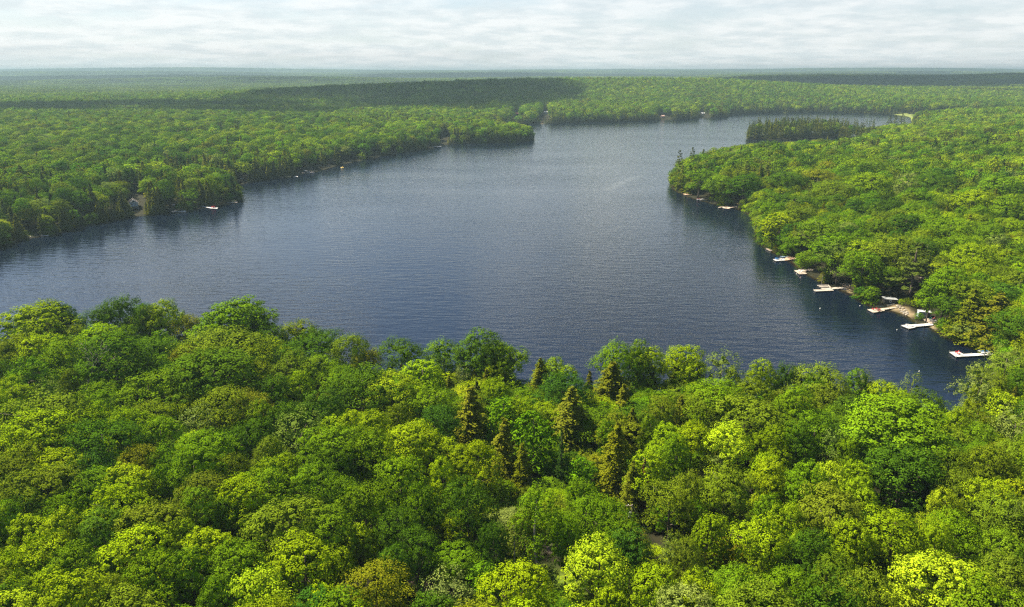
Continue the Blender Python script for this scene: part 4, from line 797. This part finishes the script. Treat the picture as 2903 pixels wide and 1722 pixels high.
def building(name, label, cat, base, L, Wd, Hw, rz, wallm, roofm, pitch=.0, over=.25, windows=(), door=None, trim='housetrim', gable=True, z0=0.0):
    """A small house: x is its length along the ridge, the gable end at +x."""
    r = thing(name, label, cat, base, rz)
    if pitch == 0:
        MB().box((0, 0, z0 + Hw / 2), (L, Wd, Hw)).build('wall', M[wallm], r); MB().box((0, 0, z0 + Hw + .07), (L + 2 * over, Wd + 2 * over, .12), ry=.03).build('roof', M[roofm], r)
    else:
        hr = pitch * Wd / 2; vs = [(x_, y_, z_) for x_ in (-L / 2, L / 2) for y_, z_ in ((-Wd / 2, z0), (Wd / 2, z0), (Wd / 2, z0 + Hw), (0, z0 + Hw + hr), (-Wd / 2, z0 + Hw))]
        MB().add(vs, [(0, 4, 3, 2, 1), (5, 6, 7, 8, 9), (0, 1, 6, 5), (1, 2, 7, 6), (4, 0, 5, 9)]).build('wall', M[wallm], r)
        e = Wd / 2 + over; a = math.atan(pitch); sl_ = e / math.cos(a)
        for s in (-1, 1):
            o = MB().box((0, s * e / 2, z0 + Hw + hr - pitch * e / 2 + .09), (L + 2 * over, sl_ + .06, .12), rx=-s * a).build('roof', M[roofm], r)
            if gable: MB().box((L / 2 + over + .035, s * e / 2, z0 + Hw + hr - pitch * e / 2 + .0), (.06, sl_ + .1, .3), rx=-s * a).build('bargeboard', M[trim], r)
    for (x_, y_, z_, w_, h_, face) in windows:
        sx_, sy_ = (.06, w_) if face == 'x' else (w_, .06)
        f_ = MB().box((x_, y_, z_), (sx_ + .0, sy_, h_)).build('window', M[trim], r); k = (x_ > 0) * 2 - 1; k2 = (y_ > 0) * 2 - 1
        MB().box((x_ + (.02 * k if face == 'x' else 0), y_ + (.02 * k2 if face != 'x' else 0), z_), (.06 if face == 'x' else w_ - .16, w_ - .16 if face == 'x' else .06, h_ - .16)).build('pane', M['glass'], f_)
    if door:
        x_, y_, z_, w_, h_, face = door; MB().box((x_, y_, z_), ((.07, w_, h_) if face == 'x' else (w_, .07, h_))).build('door', M['dark'], r)
    return r
p = at_z(2622, 899, .9)
building('shed', 'grey-blue board shed with flat pale roof on the shore above the T-ended dock', 'shed', (p[0] + .2, p[1] + 1.1, .5), 4.4, 2.2, 2.25, -.22, 'siding', 'paleroof', 0, .12, windows=[(-.2, -1.13, 1.55, .75, .6, 'y')], door=(1.3, -1.12, 1.0, .8, 1.9, 'y'))
dock('greyish dock with three red chairs and a canoe beside it', [[(2458.6, 877.5), (2476.4, 886.7), (2508.8, 881.3), (2505, 878.6), (2540, 873.2), (2537, 870.2), (2504, 874.2), (2475, 876)]], M['tan_deck'], posts=[(2459, 877.5), (2476.5, 886.5), (2508, 881), (2522, 876)])
chair(2474, 878.6, .55, 'red', -2.2, 'red chair at the outer corner of the greyish dock', 'red chairs'); chair(2484, 878.0, .55, 'red', -2.2, 'red chair in the middle of the row on the greyish dock', 'red chairs'); chair(2493, 880.2, .55, 'red', -2.4, 'red chair nearest the walkway on the greyish dock', 'red chairs'); chair(2490, 883, .55, 'brownred', -.6, 'dark red chair facing back on the greyish dock', 'red chairs')
canoe('teal canoe floating beside the dock with three red chairs', 2505.5, 871.5, 0.0, 4.9, M['teal'], .12, group='canoes'); canoe('white canoe drawn up on the bank beside the teal canoe', 2525, 866.5, .5, 4.4, M['white'], .35, -.06, group='canoes')
p = at_z(2529, 862, .9); r = building('boathouse', 'dark low boathouse under the trees behind the canoes', 'boathouse', (p[0], p[1] + 2.2, .5), 4.6, 3.0, 2.0, -.15, 'dark', 'grey', 0, .3, trim='dark')
for i, (u, v) in enumerate(((2525.8, 857), (2536.8, 855))):
    q = at_z(u, v, 1.6); mb = MB(); mb.tube([(.42 * math.cos(a_), 0, .42 * math.sin(a_)) for a_ in np.linspace(0, 6.283, 13)], .12, 6); o = mb.build('ring_buoy', M['white'], None, True); o.location = (q[0], p[1] + .62 + .0, 1.75); tag(o, 'white ring hanging on the dark boathouse, ' + ('nearer the lake' if i == 0 else 'nearer the stony bank'), 'life ring', 'white rings on the boathouse')
rk = random.Random(3)
ROCKS = [(2541, 874), (2546, 872), (2551, 875), (2550, 880), (2556, 879), (2557, 885), (2562, 884), (2563, 889), (2568, 888), (2569, 893), (2574, 891), (2544, 868), (2553, 870), (2560, 875), (2567, 880), (2572, 886)]
def rock_mesh(s):
    rn = random.Random(s); mb = MB(); vs = []; fs = []
    D = fib(26, np.random.default_rng(s)); import mathutils
    bm_v = [Vector(d) * rn.uniform(.75, 1.1) for d in D]
    import bmesh; bm = bmesh.new(); [bm.verts.new((v.x, v.y * .8, v.z * .55)) for v in bm_v]; bmesh.ops.convex_hull(bm, input=bm.verts); me = bpy.data.meshes.new('rock'); bm.to_mesh(me); bm.free(); me.materials.append(M['rock']); return me
RM = [rock_mesh(s) for s in range(4)]
r = thing('stone_bank', 'bank of pale granite boulders between the two nearest square docks', 'stone bank', (0, 0, 0))
for i, (u, v) in enumerate(ROCKS):
    p = on_ground(u, v, .6); o = bpy.data.objects.new('boulder', RM[i % 4]); COL.objects.link(o); o.parent = r; s = rk.uniform(.38, .75); o.location = (p[0], p[1], p[2] + .1); o.scale = (s, s, s); o.rotation_euler = (0, 0, rk.uniform(0, 6))
dock('comb-shaped grey dock with three fingers and a long outer float', [[(2305, 821.4), (2312, 826.3), (2364.4, 824), (2358.7, 820.5)], [(2326.6, 816.4), (2332, 819.9), (2358, 820.2), (2353, 816.4)], [(2316.5, 808.6), (2318, 810.3), (2347, 809.4), (2345.5, 807.9)], [(2321, 812.1), (2323, 814), (2351.5, 812.8), (2349.5, 811.2)], [(2346, 807.8), (2349, 807.6), (2357, 816.2), (2353.4, 816.3)], [(2356.5, 816.6), (2360, 820), (2404, 816.9), (2404.4, 813.9), (2366, 814.5)]], M['grey_deck'], posts=[(2305.5, 821.5), (2312, 826), (2364, 824), (2316.5, 808.7), (2321, 812.4)])
p = at_z(2329, 806, .5); d = ray(2333, 779); q = d * (p[1] / d[1]) + np.array((0, 0, CAMZ)); mb = MB(); mb.tube([(0, 0, -1), Vector(q - p)], [.1, .06], 6); o = mb.build('mooring_pole', M['greybark']); o.location = p; tag(o, 'thin leaning pole rising behind the comb-shaped dock', 'pole')
r = thing('driftwood_pile', 'heap of bleached logs at the shore end of the comb-shaped dock', 'log pile', tuple(on_ground(2404, 815, .6)))
for i in range(26):
    a_ = rk.uniform(0, 3.14); L = rk.uniform(1.2, 3.6); c_ = Vector((rk.uniform(-2.2, 2.4), rk.uniform(-2.6, 2.8), .25 + rk.uniform(0, .7))); e = Vector((math.cos(a_), math.sin(a_), rk.uniform(-.15, .3))) * L / 2
    MB().tube([c_ - e, c_ + e], [.12, .07], 6).build('log', M['wood'], r)
canoe('white rowing skiff nosing onto sand below the log heap', 2392, 822.5, 0.05, 3.6, M['palefab'], -.5, cat='skiff')
dock('weathered square dock with white chairs and a curved gangway', [[(2251.4, 767), (2266.4, 777.5), (2288, 776.8), (2279.6, 770.2), (2311, 765.3), (2296, 761.6), (2279.6, 764.8)]], M['tan_deck'], posts=[(2252, 767), (2266, 777), (2287, 776.5)])
chair(2266, 769.5, .55, 'white', -2.2, 'white chair on the square dock with the curved gangway, nearer the lake', 'white chairs', 1.3); chair(2275, 771, .55, 'white', -2.2, 'white chair on the square dock with the curved gangway, nearer land', 'white chairs', 1.3); chair(2269, 774.5, .55, 'palefab', -1.0, 'pale chair at the front edge of the square dock', 'white chairs', 1.2)
dock('white-ended dock with blue chairs and a long tan walkway', [[(2191.5, 735.2), (2200.4, 740.2), (2224, 739), (2224, 733.6), (2210, 734)], ], M['white_deck'], posts=[(2192, 735.3), (2200.5, 740)])
dock('tan timber walkway joining the white-ended dock to land', [[(2224.4, 733.6), (2224.4, 739), (2256.7, 734.8), (2265.6, 730.4), (2246, 727.4), (2231.5, 728)]], M['orange_deck'], posts=[(2230, 738), (2252, 735)])
chair(2200, 735.6, .55, 'blue', -2.2, 'blue chair at the tip of the white-ended dock', 'blue chairs', 1.35); chair(2204, 736.8, .55, 'blue', -2.0, 'blue chair just inside the tip of the white-ended dock', 'blue chairs', 1.35); chair(2212, 737, .55, 'white', -2, 'white chair on the white-ended dock beside the blue chairs', 'white chairs', 1.3)
motorboat('small pale blue covered boat tied at the white-ended dock', 2221, 731.8, 3.6, 2.9, 'lightblue', cover='lightblue')
dock('small weathered wooden platform beside the shore, unrailed', [[(2170.4, 705.2), (2184.5, 711.9), (2194.5, 709.3), (2186, 703)]], M['weathered'], posts=[(2171, 705.3), (2184.5, 711.6)])
dock('far dock with pale end platform and one pinkish chair', [[(1936, 549.8), (1943, 552.9), (1968, 552.4), (1983, 551.4), (1983, 550.4), (1955, 550.2), (1950, 549.4)]], M['orange_deck']); chair(1949, 551, .55, 'palefab', -2.2, 'pinkish chair on the farthest dock of the wooded shore', 'far chairs', 1.5)
dock('far dock with red chairs and a thin gangway', [[(1973, 564.6), (1978, 567.6), (1989, 567.4), (1990, 565.4), (2023, 564.6), (2023, 563.4), (1988, 564)]], M['white_deck']); chair(1977, 566, .55, 'red', -2.2, 'red chair on the far dock, nearer the tip', 'red chairs', 1.5); chair(1983, 565.8, .55, 'red', -2.2, 'red chair on the far dock, nearer the kayak', 'red chairs', 1.5)
canoe('bright blue kayak lying beside the far dock with red chairs', 1989, 568.9, 0, 4.0, M['blue'], .1, cat='kayak')
dock('widest far dock with a bent walkway and low step', [[(2046, 586.6), (2052, 590.6), (2064, 592.2), (2073, 589.6), (2099, 586), (2098, 584.2), (2072, 587.3), (2056, 586.4)], [(2036, 588), (2038, 589.2), (2046, 587.6), (2045, 586.2)]], M['tan_deck']); chair(2056, 588.3, .55, 'dark', -2.2, 'dark chair on the widest far dock, nearer the tip', 'far chairs', 1.3); chair(2069, 587.8, .55, 'dark', -2.2, 'dark chair on the widest far dock, nearer land', 'far chairs', 1.3)
motorboat('white boat poking out beyond the tip of the wooded shore', 1901.5, 511.5, 4.5, .2, 'white')
def buoy(u, v, s, label):
    mb = MB(); s *= .62; mb.tube([(0, 0, -.2), (0, 0, .03), (0, 0, .2), (0, 0, .32)], [s * .5, s, s * .85, s * .25], 8); o = mb.build('buoy', M['white'], None, True); p = at_z(u, v, 0); o.location = p; tag(o, label, 'buoy', 'white buoys on the lake')
for a_ in ((2325, 875.5, .38, 'lone white buoy on open dark water left of the docks'), (2606, 1054, .3, 'white buoy in the bay nearest the foreground trees'), (2438, 868, .28, 'small white buoy off the dock with three red chairs'), (2543, 936, .26, 'small white buoy in front of the T-ended white dock'), (2258, 777.5, .3, 'white buoy at the lake corner of the square dock with curved gangway'), (2275.5, 780, .3, 'white buoy in front of the square dock with curved gangway'), (2471, 886.5, .26, 'white buoy at the outer corner of the dock with three red chairs'), (2502, 885, .28, 'white buoy at the inner corner of the dock with three red chairs'), (2374.5, 822.5, .3, 'white buoy under the walkway of the comb-shaped dock')): buoy(*a_)
p = on_ground(2616, 803, 3); r = thing('gazebo', 'gazebo with pinkish-grey pyramid roof among trees above the docks', 'gazebo', p, .4)
d = ray(2616, 790); zt = (CAMZ + d[2] * (p[1] / d[1])) - p[2]; zt = max(zt, 2.6)
MB().add([(-1.6, -1.6, zt - .5), (1.6, -1.6, zt - .5), (1.6, 1.6, zt - .5), (-1.6, 1.6, zt - .5), (0, 0, zt + 1.0)], [(0, 1, 4), (1, 2, 4), (2, 3, 4), (3, 0, 4), (3, 2, 1, 0)]).build('roof', M['thatch'], r)
for a_, b_ in ((-1.3, -1.3), (1.3, -1.3), (1.3, 1.3), (-1.3, 1.3)): MB().tube([(a_, b_, -1), (a_, b_, zt - .5)], .08, 6).build('post', M['wood'], r)
MB().prism([(-1.5, -1.5), (1.5, -1.5), (1.5, 1.5), (-1.5, 1.5)], .1, .25).build('floor', M['weathered'], r)
p = on_ground(2806, 1068, 1.0)
motorboat('white and teal boat glimpsed behind the willow by the bay', 2806, 1066, 4.2, .3, 'teal', cover='white', z=1.2)
# --- left shore
dock('short white dock at the stony near end of the far-left shore', [[(100, 662), (103, 665.2), (127, 668.5), (137, 668.6), (139.5, 665.6), (120, 662.6)]], M['white_deck'], posts=[(101, 662), (137, 668)])
r = thing('shore_rocks', 'low pale boulders in the shallows beside the short white dock', 'rocks', (0, 0, 0))
for i, (u, v) in enumerate(((97, 667), (101, 669), (104, 668), (118, 670), (119.5, 669.4), (88, 672), (53, 676))):
    p = at_z(u, v, .1); o = bpy.data.objects.new('boulder', RM[i % 4]); COL.objects.link(o); o.parent = r; o.location = p; s = rk.uniform(.6, 1.1); o.scale = (s, s, s)
p = at_z(381.5, 597, 1.2); hz_ = math.atan2(-.86, .5)
r = building('cottage', 'pale blue cottage with white gable trim and grey-brown roof above a small lawn', 'cottage', (p[0] - 2.6, p[1] + 4.8, .4), 9.5, 5.0, 2.6, hz_, 'houseblue', 'brownroof', .78, .55, z0=3.2,
             windows=[(4.78, -1.2, 4.9, 1.1, 1.1, 'x'), (4.78, 1.1, 4.9, 1.1, 1.1, 'x'), (4.78, 0, 6.6, 1.2, .9, 'x')])
MB().box((0, 0, 1.5), (9.0, 4.6, 3.3)).build('basement_wall', M['dark'], r); MB().box((5.6, 0, 3.6), (1.6, 5.0, .12)).build('balcony', M['housetrim'], r); MB().box((6.38, 0, 4.1), (.08, 5.0, .95)).build('balcony_rail', M['houseblue'], r)
for s in (-1, 1): MB().tube([(6.3, s * 2.3, 0), (6.3, s * 2.3, 3.6)], .1, 6).build('balcony_post', M['housetrim'], r)
MB().box((4.56, 1.2, 1.2), (.08, 1.0, 2.0)).build('door', M['houseblue'], r)
q = at_z(504, 602.5, .3)
motorboat('white pontoon boat with dark canopy at the gangway near the cottage', 512, 601.5, 8.2, -.16, 'white', canopy='dark'); dock('grey gangway leading to the white pontoon boat', [[(471, 594.5), (472, 597.5), (494, 602.3), (496, 598.8), (484, 595.5)]], M['grey_deck'])
p = at_z(493, 589, 1.0); r = thing('parasol', 'pale pink parasol on the bank above the pontoon boat', 'parasol', p); MB().tube([(0, 0, -.6), (0, 0, 2.3)], .04, 5).build('pole', M['grey'], r)
MB().add([(1.4 * math.cos(a_ * .785), 1.4 * math.sin(a_ * .785), 1.95) for a_ in range(8)] + [(0, 0, 2.5)], [(i, (i + 1) % 8, 8) for i in range(8)]).build('canopy', M['palefab'], r)
dock('slanting white dock with red chairs right of the pontoon boat', [[(561, 581.4), (560, 583.8), (600, 591.4), (616, 592), (617.5, 588.8), (602, 587.6)]], M['white_deck']); chair(602, 589.6, .55, 'red', -1.4, 'red chair on the slanting white dock, nearer land', 'red chairs', 1.7); chair(607, 590, .55, 'red', -1.4, 'red chair on the slanting white dock, nearer its tip', 'red chairs', 1.7)
dock('pale straight dock with two yellow chairs at the wooded point', [[(633, 572), (634, 574.2), (658, 575.4), (673, 574.4), (673.5, 571.8), (650, 572.2)]], M['tan_deck']); chair(660, 573.3, .55, 'paleyellow', -1.4, 'pale yellow chair on the dock at the wooded point, nearer land', 'yellow chairs', 1.8); chair(667, 573.2, .55, 'paleyellow', -1.4, 'pale yellow chair on the dock at the wooded point, nearer its tip', 'yellow chairs', 1.8)
motorboat('white cabin boat moored in the notch past the wooded point', 688, 513.5, 5.5, -.05, 'white', canopy='white'); dock('short pale dock leading to the white cabin boat', [[(672, 513), (672, 515), (685, 515.2), (685, 513.2)]], M['white_deck'])
FAR = [('small pale dock before a cream boat', [(794, 501.3), (795, 503.2), (805, 502.4), (804.5, 500.8)], 'tan_deck'), ('short dock right of the cream boat', [(835, 500.2), (835, 502), (844, 502), (844, 500.2)], 'white_deck'), ('thin low dock beside a rounded white boat', [(846, 489.3), (846, 491.2), (864, 491), (864, 489.3)], 'tan_deck'),
       ('half orange, half white dock above the rounded white boat', [(865, 478), (866, 481), (888, 481.8), (888, 479.2)], 'orange_deck'), ('pink-grey dock beside a sailing dinghy', [(926, 464.6), (927, 467), (944.5, 467.6), (945, 465)], 'tan_deck'), ('grey dock with a pale green boat below it', [(969, 454), (970, 457), (992, 457.4), (992, 454.6)], 'grey_deck'),
       ('long cream dock, brightest of the far-left row', [(1003, 447.6), (1005, 450.6), (1034, 451.8), (1035, 449)], 'tan_deck'), ('faint dock near the wooded tip with a white end', [(1112, 429.4), (1112, 431.4), (1134, 432), (1134, 429.8)], 'white_deck'), ('long thin white dock nearest the wooded tip', [(1212, 413), (1212, 415), (1240, 416.6), (1251, 416.6), (1251, 414.8), (1235, 413.8)], 'white_deck'), ('grey dock under a white boat roof near the wooded tip', [(1249, 396.6), (1249, 398.6), (1266, 398.8), (1266, 396.8)], 'grey_deck')]
for lab, pl, mt in FAR: dock(lab, [pl], M[mt])
motorboat('cream-hulled boat moored between two short docks', 816, 502.2, 6.0, 0, 'paleyellow', cover='palefab'); motorboat('rounded white boat at the end of a thin low dock', 870, 490.2, 6.5, .1, 'white', canopy='white'); motorboat('pinkish boat with a mast beside the rounded white boat', 884, 490.8, 5.0, 0, 'palefab', mast=True)
motorboat('long pale pink boat left of the sailing dinghy', 918, 473.2, 11, .05, 'palefab', cover='white'); motorboat('white sailing dinghy with a short mast', 938, 467.6, 5.5, 0, 'white', mast=True); motorboat('pale green boat below the grey dock', 983, 458.6, 9, 0, 'white', cover='lightblue')
motorboat('white boat at the pale landing before the wooded tip', 1067, 440.6, 10, 0, 'white', cover='palefab'); motorboat('white-roofed boat at the grey dock near the wooded tip', 1260, 396.8, 7, 0, 'white', canopy='white'); motorboat('reddish boat moored below the white-roofed boat', 1266, 408.6, 8, 0, 'brownred', cover='brownred')
p = at_z(970.5, 476.5, 0); r = thing('swim_raft', 'yellow inflatable swim raft floating on the open lake', 'raft', p)
mb = MB(); mb.tube([(1.3 * math.cos(a_), 1.3 * math.sin(a_), .25) for a_ in np.linspace(0, 6.283, 17)], .34, 8); mb.build('ring', M['yellow'], r, True); MB().prism([(1.2 * math.cos(a_ * .785), 1.2 * math.sin(a_ * .785)) for a_ in range(8)], .3, .36).build('mat', M['paleyellow'], r); MB().tube([(0, .9, .5), (0, .9, 1.5)], [.35, .25], 8).build('bolster', M['yellow'], r)
# --- far shore
def far_building(name, label, u, v, L, Wd, Hw, wallm, roofm, rz=0.0, z=None):
    p = on_ground(u, v, 2); building(name, label, name.replace('_', ' '), p, L, Wd, Hw, rz, wallm, roofm, .55, .5, trim='housetrim', windows=[(-.2 * L, -Wd / 2 - .02, Hw * .55, 1.2, 1.2, 'y'), (.2 * L, -Wd / 2 - .02, Hw * .55, 1.2, 1.2, 'y')])
far_building('cottage', 'cottage with dull red roof in the woods across the lake', 1466, 327, 8, 7, 3, 'dark', 'redroof'); far_building('cottage', 'white building above the sandy landing across the lake', 1547.5, 322, 6, 5, 3, 'housetrim', 'white'); far_building('boathouse', 'salmon-coloured boathouse at the water across the lake', 1878, 334, 6.5, 6, 3.2, 'salmon', 'salmon')
far_building('boathouse', 'white-roofed boathouse near the far dark point', 1992, 325, 6, 5, 2.4, 'wood', 'white'); motorboat('white boat below the far dark point', 2006, 329, 8, .1, 'white', cover='white'); dock('thin pale dock beside the salmon boathouse', [[(1886, 333.6), (1886, 334.6), (1904, 334.4), (1904, 333.6)]], M['grey_deck'])
# --- by the lawn at the bottom
p = on_ground(1203, 1690, 8); r = building('cabin', 'cabin with dark brown shingle roof half hidden under foreground trees', 'cabin', (p[0] - .6, p[1] + 1.0, p[2]), 6.0, 4.0, 2.2, 1.15, 'dark', 'shedroof', .7, .4, trim='shedroof')
p = on_ground(1784, 1560, 8); d = ray(1784, 1431); zt = CAMZ + d[2] * (p[1] / d[1]) - p[2]
r = thing('utility_pole', 'wooden utility pole with crossarm rising between foreground crowns', 'utility pole', p); MB().tube([(0, 0, -.5), (0, 0, zt)], [.16, .11], 8).build('pole', M['utility'], r); MB().box((-.62, 0, zt - .25), (1.5, .1, .12)).build('crossarm', M['utility'], r)
for a_ in (-1.25, -.7): MB().tube([(a_, 0, zt - .19), (a_, 0, zt + .02)], [.05, .07], 6).build('insulator', M['white'], r)
tr_ = MB().tube([(-.3, -.05, zt - 2.6), (-.3, -.05, zt - 1.7)], .24, 10).build('transformer', M['paleroof'], r); MB().tube([(-.3, -.05, zt - 1.7), (-.3, -.05, zt - 1.45)], .05, 6).build('bushing', M['white'], tr_)
q = on_ground(1838, 1548, 6); a_ = Vector(p) + Vector((0, 0, zt - .1)); b_ = Vector((q[0] + .6, q[1] - 3.5, q[2] + 3)); mb = MB(); mb.tube([a_, (a_ + b_) / 2 - Vector((0, 0, .25)), b_], .028, 5); tag(mb.build('guy_wire', M['wire']), 'pale wire slanting down from the utility pole', 'wire')
p = on_ground(1539, 1669, 8); r = thing('bird_bath', 'small white bird bath standing on the lawn by the bare-trunked tree', 'bird bath', p); MB().tube([(0, 0, 0), (0, 0, .6)], [.16, .1], 8).build('pedestal', M['paleroof'], r); MB().tube([(0, 0, .6), (0, 0, .72), (0, 0, .76)], [.12, .36, .36], 10).build('basin', M['white'], r)
p = on_ground(1424, 1688, 8); r = thing('brush_pile', 'heap of cut branches at the edge of the lawn', 'brush pile', p)
for i in range(40):
    a_ = rk.uniform(0, 6.28); L = rk.uniform(1.0, 2.6); c_ = Vector((rk.gauss(0, .8), rk.gauss(0, .6), .2 + rk.uniform(0, .8))); e = Vector((math.cos(a_), math.sin(a_), rk.uniform(-.3, .4))) * L / 2; MB().tube([c_ - e, c_ + e], [.06, .03], 5).build('stick', M['branch'], r)
